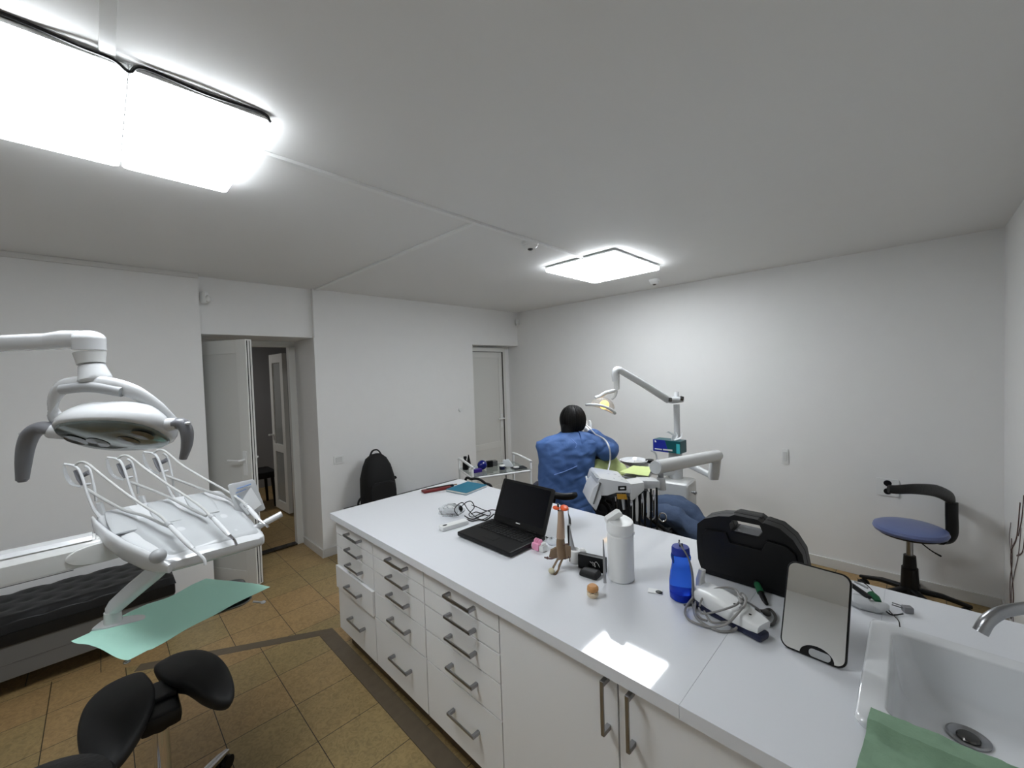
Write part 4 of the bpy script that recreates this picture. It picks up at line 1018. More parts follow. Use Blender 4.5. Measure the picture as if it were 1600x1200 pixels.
def pap(u, v):
    q_ = c00.lerp(c10, u).lerp(c01.lerp(c11, u), v)
    loc = ctr.transposed() @ (q_-cT); over = max(0, abs(loc.x)-.13, abs(loc.y)-.19)
    z = .8185-over*.03+.003*noise.noise(V(q_.x*9, q_.y*9, 4))*(1+over*20)
    if u < .12: q_ = q_+V(.014*math.sin(v*9+1), 0, 0)
    if .5 < u < .85 and v < .2: q_ = q_+V(.015, 0, 0)*(.2-v)*5*math.sin((u-.5)/.35*PI)
    return V(q_.x, q_.y, max(z, .8145) if over <= 0 else z)
sheet(b, pap, 46, 30, .0006)
tag(obj('tray_paper', b, M_paper, loc=cT), 'mint green paper sheet covering the tray under the delivery unit', 'paper')

# ------------------------------------------------------------------ saddle stool, stool back, tufted bench
sc = V(-1.975, .105, 0)
t = thing('saddle_stool', 'black split saddle stool on a chrome post below the green tray paper', 'stool', sc)
def seat_pad(outline, z, tilt=0.0):
    """closed smooth outline (plan view at height z) built up into a domed cushion"""
    P_ = [at(x, y, 'z', z) for x, y in outline]; n = len(P_); ring = []
    for k in range(n):
        a_, b_, c_, d_ = P_[k-1], P_[k], P_[(k+1) % n], P_[(k+2) % n]
        for q in range(5):
            u = q/5; ring.append(0.5*((2*b_)+(c_-a_)*u+(2*a_-5*b_+4*c_-d_)*u*u+(3*b_-a_-3*c_+d_)*u**3))
    cen = sum(ring, V(0, 0, 0))/len(ring)
    b = B(); R = []
    for f_, dz in ((.55, -.052), (.84, -.046), (.95, -.032), (.995, -.014), (1.0, -.004), (.975, .006), (.9, .013), (.72, .019), (.4, .022), (.05, .023)):
        R.append([cen+(p-cen)*f_+V(0, 0, dz-((p-cen)*f_).length**2*.5) for p in ring])
    rings(b, R); return obj('seat', b, M_rubber, t, sharp=60)
seat_pad([(220, 1038), (232, 1052), (242, 1072), (241, 1094), (229, 1121), (212, 1147), (191, 1171), (170, 1187), (143, 1188), (126, 1175), (120, 1150), (124, 1120), (138, 1090), (163, 1062), (195, 1044)], .535)
seat_pad([(241, 1030), (265, 1015), (291, 1010), (317, 1013), (341, 1025), (359, 1045), (366, 1067), (359, 1083), (340, 1089), (318, 1085), (300, 1076), (287, 1070), (269, 1067), (254, 1059), (243, 1045)], .545)
b = B(); box(b, V(-2.02, .105, .485), (.20, .12, .06), bev=.02); box(b, V(-2.07, .11, .515), (.12, .10, .03), bev=.01); obj('mechanism', b, M_black, t)
b = B(); cyl(b, sc+V(0, 0, .44), sc+V(0, 0, .47), .028, .032, 24); obj('collar', b, M_black, t)
b = B(); cyl(b, sc+V(0, 0, .10), sc+V(0, 0, .45), .025, .025, 28); obj('post', b, M_chrome, t)
b = B(); cyl(b, sc+V(0, 0, .065), sc+V(0, 0, .12), .045, .036, 28); obj('hub', b, M_chrome, t)
a0_ = math.atan2(.34-.105, -2.185+1.975)
for k in range(5):
    a = a0_+k*2*PI/5; d_ = V(math.cos(a), math.sin(a), 0)
    b = B(); loft(b, [(sc+d_*.03+V(0, 0, .09), .022, .016), (sc+d_*.15+V(0, 0, .095), .02, .014), (sc+d_*.26+V(0, 0, .075), .016, .012), (sc+d_*.30+V(0, 0, .066), .012, .008)], d_.cross(V(0, 0, 1)), 3); lg = obj('leg', b, M_chrome, t)
    b = B(); wc = sc+d_*.285+V(0, 0, .028); sdv = d_.cross(V(0, 0, 1))
    for s_ in (-1, 1): cyl(b, wc+sdv*(s_*.006), wc+sdv*(s_*.022), .0278, .0278, 20)
    cyl(b, wc-sdv*.012, wc+sdv*.012, .018, .018, 14); cyl(b, wc, wc+V(0, 0, .034), .008, .008, 8); obj('caster', b, M_black, lg)
# second stool whose back edge just enters the frame
s2 = V(-1.835+ey1.x*.155+ex1.x*.04, -.123+ey1.y*.155+ex1.y*.04, -.016)
t = thing('round_stool', 'black vinyl stool seat just showing at the bottom left corner', 'stool', s2)
b = B(); lathe(b, [(0, .515), (.16, .515), (.19, .53), (.195, .56), (.185, .58), (.14, .594), (0, .598)], s2, 44); obj('seat', b, M_leather, t)
b = B(); cyl(b, s2+V(0, 0, .08), s2+V(0, 0, .51), .025, .025, 20); obj('post', b, M_chrome, t)
b = B(); lathe(b, [(0, .0165), (.17, .0165), (.16, .036), (.04, .05), (.03, .09), (0, .09)], s2, 36); obj('base', b, M_chrome, t)

t = thing('tufted_bench', 'long black tufted leather bench along the left wall', 'bench', (-3.72, -.55, 0))
bx0, bx1, by0, by1 = -3.94, -3.52, -1.5, .295
b = B(); slab(b, bx0, bx1, by0, by1, .115, .30, .004); fr = obj('grey_base', b, mat('bench_grey', (108, 107, 104), .45), t)
b = B(); slab(b, bx1-.001, bx1+.0015, by0, by1, .198, .202); obj('seam', b, M_line, fr)
b = B(); slab(b, bx0, bx1+.012, by0, by1+.005, .30, .375, .012); obj('glossy_band', b, M_leather, t)
b = B()
def tuft(u, v):
    x = bx1+.018-(bx1+.018-bx0)*u; y = by0+(by1+.01-by0)*v
    fx, fy = u*3.2+.3, v*11
    z = .41+.045*min(1, min(u*8, 1)*min(min(v, 1-v)*30, 1))
    d_ = 1e9
    for k in (0, .5):
        gx = round(fx-k)+k; gy = round(fy-k)+k; d_ = min(d_, math.hypot((fx-gx)*.13/.13, (fy-gy)))
    z -= .006*math.exp(-(d_/.16)**2)+.0035*math.exp(-(d_/.5)**2)
    if u < .02 or v < .004 or v > .996: z = .372
    return V(x, y, z)
sheet(b, tuft, 60, 200); obj('cushion', b, M_leather, t, sharp=80)
for yy in (by0+.1, -.6, by1-.1):
    for xx in (bx0+.05, bx1-.08):
        b = B(); cyl(b, V(xx, yy, 0), V(xx, yy, .118), .02, .024, 16); obj('leg', b, M_black, t)

# ------------------------------------------------------------------ blue-grey stool by the right wall
s3 = V(-.03, 3.865, 0)
t = thing('backrest_stool', 'blue-grey round stool with a black curved backrest by the right wall', 'stool', s3)
b = B(); lathe(b, [(0, .505), (.16, .507), (.186, .518), (.194, .535), (.188, .552), (.16, .564), (.08, .57), (0, .571)], s3, 44); obj('seat', b, M_seatblue, t)
b = B(); lathe(b, [(0, .495), (.16, .498), (.175, .512), (0, .515)], s3, 40); obj('seat_plate', b, M_black, t)
b = B(); cyl(b, s3+V(0, 0, .34), s3+V(0, 0, .50), .0185, .0185, 20); obj('piston', b, M_steel, t)
b = B(); cyl(b, s3+V(0, 0, .10), s3+V(0, 0, .27), .050, .043, 24); cyl(b, s3+V(0, 0, .27), s3+V(0, 0, .355), .036, .032, 24); obj('post_cover', b, M_black, t)
cr_ = ex1
def s3p(px, py, d_=0.0):
    D0 = (s3+V(0, 0, .54)-CO).dot(CF); return PX(px, py, D0+d_)
b = B(); tube(b, [s3p(1452, 843, .04), s3p(1478, 846, .02), s3p(1487, 835, .0), s3p(1487, 805, .0), s3p(1487, 785, .0)], [.020, .034, .042, .042, .042], 14, 6, flat=.5, side=ex1); obj('back_post', b, M_black, t)
b = B(); tube(b, [s3p(1388, 764, -.16), s3p(1402, 765, -.17), s3p(1430, 764, -.16), s3p(1462, 767, -.09), s3p(1483, 777, -.01), s3p(1487, 786, .06)], [.026, .029, .034, .040, .042, .030], 16, 7, flat=.6, side=(0, 0, 1)); obj('backrest', b, M_leather, t)
b = B(); tube(b, [s3p(1437, 846, -.03), s3p(1444, 852, -.05), s3p(1456, 861, -.06), s3p(1470, 869, -.06)], [.004, .004, .004, .006], 8, 5); obj('lever', b, M_black, t)
b = B(); cyl(b, s3+V(0, 0, .09), s3+V(0, 0, .14), .06, .05, 24); obj('hub', b, M_black, t)
for k in range(5):
    a = math.radians(156)+k*2*PI/5; d_ = V(math.cos(a), math.sin(a), 0)
    b = B(); loft(b, [(s3+d_*.03+V(0, 0, .12), .024, .018), (s3+d_*.16+V(0, 0, .11), .022, .015), (s3+d_*.25+V(0, 0, .085), .018, .013), (s3+d_*.295+V(0, 0, .075), .014, .01)], d_.cross(V(0, 0, 1)), 3); lg = obj('leg', b, M_black, t)
    b = B(); wc = s3+d_*.275+V(0, 0, .03); sdv = d_.cross(V(0, 0, 1))
    for s_ in (-1, 1): cyl(b, wc+sdv*(s_*.005), wc+sdv*(s_*.022), .0295, .0295, 18)
    cyl(b, wc-sdv*.012, wc+sdv*.012, .018, .018, 12); cyl(b, wc, wc+V(0, 0, .05), .008, .008, 8); obj('caster', b, M_blackm, lg)

# ------------------------------------------------------------------ far left: black bench, backpack, glass trolley
t = thing('waiting_bench', 'low black bench against the wall behind the island', 'bench', (-3.75, 2.3, 0))
b = B(); slab(b, -3.975, -3.56, 1.62, 3.02, .30, .432, .015); obj('seat', b, M_leather, t)
for yy in (1.72, 2.92):
    for xx in (-3.93, -3.60):
        b = B(); cyl(b, V(xx, yy, 0), V(xx, yy, .31), .02, .022, 14); obj('leg', b, M_black, t)
bc = V(-3.80, 1.90, .433)
t = thing('backpack', 'black backpack with a top loop standing against the wall', 'backpack', bc)
b = B(); R = []
for z, w_, d_ in ((0, .155, .10), (.03, .17, .115), (.15, .168, .12), (.30, .160, .11), (.42, .135, .09), (.50, .10, .065), (.545, .05, .03), (.552, .01, .01)):
    R.append(super_ring(bc+V(.02-.06*z, 0, z), V(0, 1, 0), V(1, 0, 0), w_, d_, 3, 32))
rings(b, R)
for v in b.verts: v.co += V(1, 1, 0)*.006*noise.noise(v.co*12)
obj('body', b, M_blackm, t, sharp=80)
b = B(); R = []
for z, w_ in ((.01, .12), (.03, .135), (.16, .135), (.24, .12), (.27, .08)): R.append(super_ring(bc+V(.125-.06*z, 0, z), V(0, 1, 0), V(1, 0, 0), w_, .03, 3, 24))
rings(b, R); obj('front_pocket', b, M_blackm, t, sharp=80)
b = B(); tube(b, [bc+V(-.01, -.07, .51), bc+V(-.02, -.035, .575), bc+V(-.02, .0, .59), bc+V(-.02, .035, .575), bc+V(-.01, .07, .51)], .012, 10, 6, flat=.6); obj('top_loop', b, M_blackm, t)
b = B(); tube(b, [bc+V(.0, .15, .26), bc+V(.0, .19, .255), bc+V(.0, .20, .24)], .014, 8, 4); obj('side_tab', b, M_blackm, t); b = B(); tube(b, [bc+V(0, -.16, .13), bc+V(0, -.20, .08), bc+V(0, -.205, .01)], .016, 8, 4, flat=.5); obj('strap', b, M_blackm, t)
t.scale = (1, 1, .92)

TZ = .80
F1, F2 = at(738, 745, 'z', TZ), at(829, 732.5, 'z', TZ)
eX = (F2-F1); CL = eX.length; eX.normalize(); eB = V(-eX.y, eX.x, 0)
if eB.x > 0: eB = -eB
DP = .40
t = thing('glass_trolley', 'white tubular trolley with glass shelves holding dental supplies', 'trolley', (F1+F2)/2-V(0, 0, TZ)+eB*.2)
def cp_(u, v, z): return F1+eX*(CL*u)+eB*(DP*v)+V(0, 0, z-TZ)
for nm, zz in (('top_shelf', TZ-.008), ('lower_shelf', .38)):
    b = B(); prism(b, [(0, 0), (CL, 0), (CL, DP), (0, DP)], F1+V(0, 0, zz-TZ), eX, eB, V(0, 0, 1), .006); obj(nm, b, M_glass, t, smooth=False)
    b = B()
    for p, q in (((0, 0), (1, 0)), ((1, 0), (1, 1)), ((1, 1), (0, 1)), ((0, 1), (0, 0))): tube(b, [cp_(*p, zz-.008), cp_(*q, zz-.008)], .010, 10, 1)
    obj(nm.replace('shelf', 'frame'), b, M_white, t)
for u in (0, 1):
    for v in (0, 1):
        b = B(); tube(b, [cp_(u, v, .05), cp_(u, v, TZ)], .011, 12, 1); lg = obj('leg', b, M_white, t)
        b = B(); c_ = cp_(u, v, .03); cyl(b, c_-eX*.012, c_+eX*.012, .03, .03, 16); obj('caster', b, M_black, lg)
for u, h0, h1 in ((0, .085, .07), (1, .075, .06)):
    b = B(); tube(b, [cp_(u, -.02, TZ), cp_(u, 0, TZ+h0*.8), cp_(u, .05, TZ+h0), cp_(u, .95, TZ+h1+.02), cp_(u, 1, TZ+h1*.8), cp_(u, 1.0, TZ)], .012, 10, 5); obj('rail', b, M_white, t)
def C_(px, py, z=TZ-.0015): return at(px, py, 'z', z)
def on(px, py, h=0.0): p = C_(px, py); p.z += h; return p
# supplies
c = on(735, 739)-eB*.10; b = B(); lathe(b, [(0, 0), (.026, 0), (.028, .01), (.026, .07), (.014, .085), (.010, .10), (.016, .105), (.016, .125), (0, .128)], c+eB*.25+eX*-.0, 20); tag(obj('dark_bottle', b, M_black, loc=c+eB*.25), 'dark bottle with a round cap at the left end of the trolley', 'bottle')
c = on(745, 738)+eB*.24; b = B(); lathe(b, [(0, 0), (.02, 0), (.022, .03), (.014, .07), (.004, .12), (0, .121)], c, 16); tag(obj('nozzle_bottle', b, M_black, loc=c), 'black pointed nozzle bottle beside the dark round-capped bottle', 'bottle')
c = on(739, 741)+eB*.08+eX*.02; b = B(); box(b, c+V(0, 0, .02), (.05, .04, .04), rz=.5, bev=.005); tag(obj('white_tub', b, M_white, loc=c), 'small white tub in front of the dark trolley bottles', 'tub')
c = on(747, 739)+eB*.03; b = B(); box(b, c+V(0, 0, .016), (.085, .05, .032), rz=1.3, bev=.006); tag(obj('violet_box', b, M_violet, loc=c), 'violet box at the foot of the round blue bulb', 'box')
c = on(757, 736)+eB*.06; b = B(); ball(b, c+V(0, 0, .045), (.047, .047, .045)); tag(obj('mixing_bowl', b, M_bulb, loc=c), 'glossy dark blue rubber ball bowl on the trolley', 'bowl')
c = on(771, 733)+eB*.10; b = B(); box(b, c+V(0, 0, .03), (.06, .035, .06), rz=1.1, bev=.004); tag(obj('black_box', b, M_black, loc=c), 'small black box beside the blue bowl on the trolley', 'box')
c = on(778, 733)+eB*.16; b = B(); box(b, c+V(0, 0, .025), (.10, .06, .05), rz=1.2, bev=.004); tag(obj('grey_tray', b, mat('smoked_grey', (92, 92, 90), .2), loc=c), 'smoked grey box standing behind the dark jar on the trolley', 'box')
c = on(788, 735)+eB*.05; b = B(); lathe(b, [(0, 0), (.026, 0), (.028, .03), (0, .031)], c, 24); t2 = obj('jar', b, M_navy, loc=c); tag(t2, 'dark blue jar with a white lid on the trolley', 'jar')
b = B(); lathe(b, [(0, .031), (.0275, .031), (.026, .039), (0, .040)], c, 24); obj('lid', b, M_white, t2)
c = on(800, 734)+eB*.10; b = B(); prism(b, [(-.045, .01), (.05, .005), (.045, .03), (.01, .085), (-.045, .075)], c-V(0, 0, .004), CR, V(0, 0, 1), CF, .02, .006)
tag(obj('white_pouch', b, mat('milky_pouch', (224, 228, 230), .35), loc=c), 'white curved plastic pouch leaning in the middle of the trolley', 'pouch')
c = on(814, 733)+eB*.05; b = B(); box(b, c+V(0, 0, .004), (.13, .10, .008), rz=math.atan2(eX.y, eX.x), bev=.003); t2 = obj('black_tray', b, M_dark, loc=c); tag(t2, 'flat black tray with a white disc at the right end of the trolley', 'tray')
b = B(); lathe(b, [(0, .008), (.026, .008), (.028, .014), (0, .015)], c-eX*.025, 24); obj('disc', b, M_white, t2)
# black tube looping in front of the trolley
b = B(); a0_, a1_ = PX(727, 753, 3.33), PX(769, 765, 3.33)
tube(b, [V(a0_.x, a0_.y, .012), V(a0_.x, a0_.y, .45), a0_, PX(737, 748.5, 3.33), PX(748, 748.5, 3.33), PX(758, 755, 3.33), a1_, V(a1_.x, a1_.y, .45), V(a1_.x, a1_.y, .012)], .011, 12, 6)
tag(obj('black_tube', b, M_black, loc=V(a0_.x, a0_.y, 0)), 'black bent tube just clearing the far island corner before the trolley', 'tube')

# ------------------------------------------------------------------ far dental place
# lamp on its post
t = thing('dental_lamp', 'lit white dental lamp on a bent arm above the far patient', 'dental lamp', V(-1.50, 3.56, 0))
pt = V(-1.50, 3.56, 0); ptop = PX(1057, 632, (V(-1.50, 3.56, 1.35)-CO).dot(CF))
DL = (V(-1.50, 3.56, 1.35)-CO).dot(CF)
b = B(); tube(b, [V(ptop.x, ptop.y, .985), V(ptop.x, ptop.y, ptop.z)], .026, 18, 1); obj('post', b, M_ware, t)
b = B(); tube(b, [PX(1040, 624, DL-.06), PX(1052, 625, DL-.02), PX(1066, 624, DL)], [.026, .030, .026], 16, 4); tube(b, [PX(1057, 625, DL), PX(1057, 612, DL)], [.024, .017], 14, 2); obj('shoulder_joint', b, M_ware, t)
b = B(); tube(b, [PX(1063, 622, DL-.03), PX(1067, 623, DL-.03)], .020, 14, 1); tube(b, [PX(1045, 624.5, DL-.09), PX(1049, 624.5, DL-.09)], .018, 12, 1); obj('joint_trim', b, M_dkchrome, t)
b = B(); q = [PX(1044, 625, DL-.06), PX(1005, 600, DL-.17), PX(967, 577.5, DL-.28)]; loft(b, [(q[0], .022, .030), (q[1], .022, .028), (q[2], .021, .026)], CF, 3); obj('arm', b, M_ware, t)
b = B(); tube(b, [PX(970, 578, DL-.27), PX(963, 578, DL-.29), PX(960.5, 585, DL-.29), PX(961, 596, DL-.29)], [.024, .027, .025, .021], 14, 5); obj('elbow', b, M_ware, t)
b = B(); tube(b, [PX(962, 594, DL-.29), PX(963.5, 609, DL-.29)], [.018, .020], 14, 1); tube(b, [PX(967, 583, DL-.28), PX(967, 608, DL-.28)], .006, 8, 1); obj('drop_rod', b, M_ware2, t)
DH = DL-.29
b = B(); tube(b, [PX(964, 609, DH), PX(958, 611, DH), PX(946, 614, DH), PX(937, 620, DH), PX(930, 622, DH)], [.013, .015, .016, .017, .020], 12, 5); tube(b, [PX(963, 611, DH), PX(961, 619, DH), PX(956, 624, DH)], [.013, .010, .008], 10, 5); obj('yoke', b, M_ware, t)
hc = PX(940, 634, DH); ax = (V(0, 0, -1)+ex1*.34*-1+ey1*.10).normalized()
ux = ex1-ax*ex1.dot(ax); ux.normalize(); uy = ax.cross(ux)
b = B(); pts = [hc+ux*(.118*math.cos(2*PI*j/24))+uy*(.078*math.sin(2*PI*j/24))+ax*(.006+.022*math.cos(2*PI*j/24)**2) for j in range(25)]; tube(b, pts, .0115, 10, 3); obj('shade_rim', b, M_ware, t, sharp=60)
b = B(); R = []
for k in range(7):
    a = k/6*PI/2*.97; R.append([hc+V(0, 0, .0)+ux*(.095*math.cos(a)*math.cos(2*PI*j/28)+.01)+uy*(.062*math.cos(a)*math.sin(2*PI*j/28))-ax*(.072*math.sin(a)) for j in range(28)])
rings(b, R, False, True); obj('shade', b, mat('frosted_shield', (214, 218, 222), .12, trans=.75, ior=1.15), t, sharp=60)
b = B(); ball(b, hc+ux*.018-ax*.012, (.036, .036, .034)); obj('bulb', b, M_bulbon, t)

# unit body: column box, post, glove box, cuspidor, arms, instrument head
t = thing('dental_unit', 'white dental unit with column, arm and hanging handpieces beside the seated person', 'dental unit', V(-1.47, 3.50, 0)); DU2 = t
Rb = Matrix.Rotation(math.radians(6), 3, 'Z')
cB = V(-1.475, 3.50, 0)
b = B(); box(b, cB+V(0, 0, .545), (.25, .26, .36), rz=math.radians(6), bev=.03, seg=3); obj('column_box', b, M_ware2, t)
b = B(); prism(b, [(-.10, 0), (.27, 0), (.13, .40), (-.10, .40)], cB+V(0, -.08, 0), (1, 0, 0), (0, 0, 1), (0, 1, 0), .16, .01); obj('column_foot', b, M_ware2, t)
b = B(); cyl(b, cB+V(-.03, .04, .70), cB+V(-.03, .04, .985), .060, .055, 28); obj('column_neck', b, M_ware, t)
kp = at(1086, 770, 'y', 3.44); b = B(); cyl(b, kp-V(.03, 0, 0), kp, .008, .008, 10); ball(b, kp, .016); obj('valve_knob', b, M_steel, t)
b = B(); slab(b, -1.352, -1.346, 3.42, 3.45, .55, .65); obj('slot', b, M_black, t)
# cuspidor
cc = PX(990, 720, 3.62)
b = B(); lathe(b, [(0, -.045), (.05, -.045), (.10, -.02), (.118, .0), (.122, .010), (.112, .010), (.09, -.01), (0, -.02)], cc, 36); obj('spittoon_bowl', b, M_ceramic, t)
b = B(); tube(b, [cc-V(0, 0, .04), cc.lerp(cB+V(0, 0, .80), .5)-V(0, 0, .03), cB+V(-.05, .03, .80)], [.05, .05, .06], 16, 3); obj('spittoon_arm', b, M_ware2, t)
c3 = PX(1015, 722, 3.6)
b = B(); cyl(b, c3-V(0, 0, .02), c3+V(0, 0, .022), .030, .036, 20); obj('cup_filler', b, M_black, t)
b = B(); tube(b, [PX(1026, 726, 3.6), PX(1026, 714, 3.6), PX(1023, 707, 3.6), PX(1017, 703.5, 3.6)], .0075, 10, 5); obj('water_spout', b, M_ware, t)
b = B(); tube(b, [c3-V(0, 0, .02), cB+V(-.06, .0, .80)], .035, 12, 1); obj('filler_bracket', b, M_ware2, t)
# articulated arm
K0, K1, K2, K3 = PX(1068, 722, 3.45), PX(1115, 745, 3.20), PX(1119, 712, 3.16), PX(1026, 730, 2.56)
b = B(); loft(b, [(K0.lerp(cB+V(0, 0, .9), .5), .02, .026), (K0, .02, .026), (K1, .02, .022)], V(0, 0, 1).cross(K1-K0), 3); obj('lower_arm', b, M_ware, t)
b = B(); loft(b, [(K1-V(0, 0, .02), .026, .034), (K1+V(0, 0, .01), .03, .04), (K2, .028, .036)], CF, 3); obj('elbow_post', b, M_ware2, t)
b = B(); dk = (K3-K2).normalized(); tube(b, [K2-dk*.03, K2, K3, K3+dk*.005], [.040, .044, .044, .044], 28, 1); obj('upper_arm', b, M_ware2, t)
b = B(); cyl(b, K3+dk*.004, K3+dk*.018, .043, .040, 28); obj('end_cap', b, M_ware, t)
KP = PX(1032, 738, 2.58)
b = B(); cyl(b, KP, PX(1033, 748, 2.58), .017, .017, 18); obj('pivot_pin', b, M_steel, t)
b = B(); tube(b, [PX(1033, 746, 2.58), PX(1033, 765, 2.58)], [.024, .030], 20, 1); obj('pivot_sleeve', b, M_ware, t)
# instrument head: body described in its own plane
O2 = PX(985, 755, 2.46); hx = (PX(937, 748, 2.46)-O2); hx.z = 0; hx.normalize(); hy = V(-hx.y, hx.x, 0)
if hy.dot(CF) < 0: hy = -hy
def h2(a, d_, z): return O2+hx*a+hy*d_+V(0, 0, z)
def scl(px): return px*2.46/F_PX
b = B(); prism(b, [(scl(0), -scl(16)), (scl(0), 0), (scl(46), scl(9)), (scl(50), scl(6)), (scl(54), -scl(6)), (scl(48), -scl(19)), (scl(36), -scl(19)), (scl(22), -scl(15))], O2, hx, (0, 0, 1), hy, .30, .010); bd = obj('instrument_head', b, M_ware, t)
b = B(); prism(b, [(scl(49), scl(3)), (scl(58), -scl(5)), (scl(67), -scl(27)), (scl(55), -scl(42)), (scl(46), -scl(20))], h2(0, -.010, 0), hx, (0, 0, 1), hy, .22, .008); obj('side_flap', b, M_ware, bd)
b = B(); prism(b, [(scl(58), -scl(30)), (scl(60), -scl(30)), (scl(48), scl(4)), (scl(46), scl(2))], h2(0, -.016, 0), hx, (0, 0, 1), hy, .02); obj('flap_rail', b, M_dkchrome, bd)
b = B(); slab(b, 0, 0, 0, 0, 0, 0) if False else prism(b, [(scl(-20), -scl(10)), (scl(-20), scl(2)), (scl(1), scl(0)), (scl(1), -scl(26)), (scl(-3), -scl(25))], h2(0, -.02, 0), hx, (0, 0, 1), hy, .12, .004); obj('control_block', b, M_ware2, bd)
b = B(); prism(b, [(scl(-48), -scl(12)), (scl(-48), scl(0)), (scl(-18), scl(2)), (scl(-18), -scl(11))], h2(0, .02, 0), hx, (0, 0, 1), hy, .10, .006); obj('bridge', b, M_ware, t)
b = B(); prism(b, rrect(scl(13), scl(7.5), .004), h2(scl(13), -.0012, -scl(7.5)), hx, (0, 0, 1), hy, .002); lb = obj('display', b, M_black, bd)
b = B(); prism(b, rrect(scl(7), scl(2.2), .002), h2(scl(13), -.0022, -scl(7.5)), hx, (0, 0, 1), hy, .001); obj('display_text', b, M_white, lb)
b = B(); prism(b, [(scl(6), -scl(25)), (scl(21), -scl(24)), (scl(22), -scl(16)), (scl(7), -scl(17))], h2(0, -.006, 0), hx, (0, 0, 1), hy, .006); obj('label_plate', b, M_mustard, bd)
# hanging handpieces and hoses
for k, (x0, y0, ln) in enumerate(((983, 784, 60), (991, 781, 62), (999.5, 778, 66), (1008, 775, 70), (1017, 772, 74), (1026, 770, 74))):
    p0 = PX(x0, y0-8, 2.47); p1 = PX(x0-1+k*.4, y0+ln, 2.47)
    b = B(); tube(b, [p0, p0.lerp(p1, .5), p1, p1+V(0, .03, -.04), p1+V(0, .12, -.05), p1+V(0, .2, .0)], .0065, 8, 4); ho = obj('hose', b, M_blackm, t)
    if k:
        q0, q1 = PX(x0-4.5, y0-4, 2.46), PX(x0-4, y0+36, 2.46)
        b = B(); tube(b, [q0, q0.lerp(q1, .3), q0.lerp(q1, .7), q1], [.006, .0105, .009, .006], 12, 3); obj('handpiece', b, M_chrome if k % 2 else M_ware2, t)
for k, x0 in enumerate((957, 968, 978)):
    b = B(); tube(b, [PX(x0, 778, 2.50), PX(x0+3, 800, 2.50), PX(x0+7, 830, 2.5)], .007, 8, 4); obj('hose', b, M_blackm, t)
    b = B(); tube(b, [PX(x0+5, 776, 2.50), PX(x0+7, 796, 2.50)], [.010, .008], 10, 1); obj('handpiece', b, M_ware if k else M_chrome, t)
for k, (x0, y0) in enumerate(((1017, 803), (1035, 806))):
    b = B(); tube(b, [PX(x0-6, y0+4, 2.5), PX(x0-3, y0-4, 2.5), PX(x0+4, y0-3, 2.5), PX(x0+6, y0+5, 2.5), PX(x0, y0+9, 2.5), PX(x0-6, y0+4, 2.5)], .004, 8, 5); obj('hose_loop', b, M_chrome if k else M_ware, t)
for k, pl in enumerate((((930, 790), (940, 784), (950, 792), (956, 812)), ((926, 786), (934, 800), (948, 806), (962, 822)), ((946, 782), (956, 786), (964, 800), (975, 826)), ((1000, 800), (1012, 806), (1026, 818), (1045, 832)))):
    b = B(); tube(b, [PX(x, y, 2.62+.03*k) for x, y in pl], .013, 8, 5); obj('hose', b, M_blackm, t)
# things on the instrument head
c = h2(scl(30), .10, scl(8)); 
b = B(); sheet(b, lambda u, v: c+hx*(.085-.17*u)+hy*(-.085+.17*v)+V(0, 0, .004+(.085-(.085-.17*u))*-.17*0+scl(0)-.030*u+.005*noise.noise(V(u*5, v*5, 1))), 16, 16, .004)
tag(obj('instrument_pouch', b, mat('grey_film', (190, 194, 196), .2, trans=.3), loc=c), 'clear instrument pouch on top of the far instrument head', 'pouch')
L0, L1, L2, L3_ = PX(968, 737, 2.62), PX(990, 727, 2.86), PX(1019, 730, 2.86), PX(1013, 744, 2.58)
zz = L0.z
b = B(); sheet(b, lambda u, v: (lambda q: V(q.x, q.y, q.z+.004*noise.noise(q*14)))(L0.lerp(L3_, u).lerp(L1.lerp(L2, u), v)), 14, 14, .0015)
tag(obj('lime_paper', b, M_lime, loc=(L0+L3_)/2), 'lime green paper sheet lying beside the far control arm', 'paper')
b = B(); pA = [PX(972, 741, 2.60), PX(1010, 748, 2.56), PX(1018, 737, 2.78), PX(985, 733, 2.80)]
tt_ = bmesh.new(); vs = [tt_.verts.new(q-V(0, 0, .010)) for q in pA]; f = tt_.faces.new(vs); r = bmesh.ops.extrude_face_region(tt_, geom=[f]); bmesh.ops.translate(tt_, vec=V(0, 0, -.012), verts=[g for g in r['geom'] if isinstance(g, bmesh.types.BMVert)]); merge(b, tt_); obj('side_tray', b, M_steel, t)

# glove box hung on the lamp post
gc = V(ptop.x, ptop.y, 0)-CF*0; g0 = PX(1063, 700, DL-.10)
t = thing('glove_box', 'blue and teal glove box on the lamp post with a white glove pulled out', 'box', g0-V(0, 0, .05))
g0 = PX(1063, 700, DL-.17); fh_ = V(CF.x, CF.y, 0).normalized()
gxl = (ex1*-.69+fh_*.73).normalized(); gyl = (ex1*.73+fh_*.69).normalized(); wl_ = .245
b = B(); prism(b, [(0, -.052), (wl_, -.052), (wl_, .052), (0, .052)], g0, gxl, V(0, 0, 1), gyl, .12, .002); gb = obj('carton', b, M_boxt, t)
b = B(); prism(b, [(wl_*.42, -.051), (wl_-.002, -.051), (wl_-.002, .051), (wl_*.55, .051)], g0-gyl*.0012, gxl, V(0, 0, 1), gyl, .0012); obj('blue_print', b, M_boxb, gb)
b = B(); prism(b, [(.004, -.051), (.034, -.051), (.034, .03), (.004, .03)], g0-gyl*.0013, gxl, V(0, 0, 1), gyl, .0012); obj('cyan_print', b, M_boxc, gb)
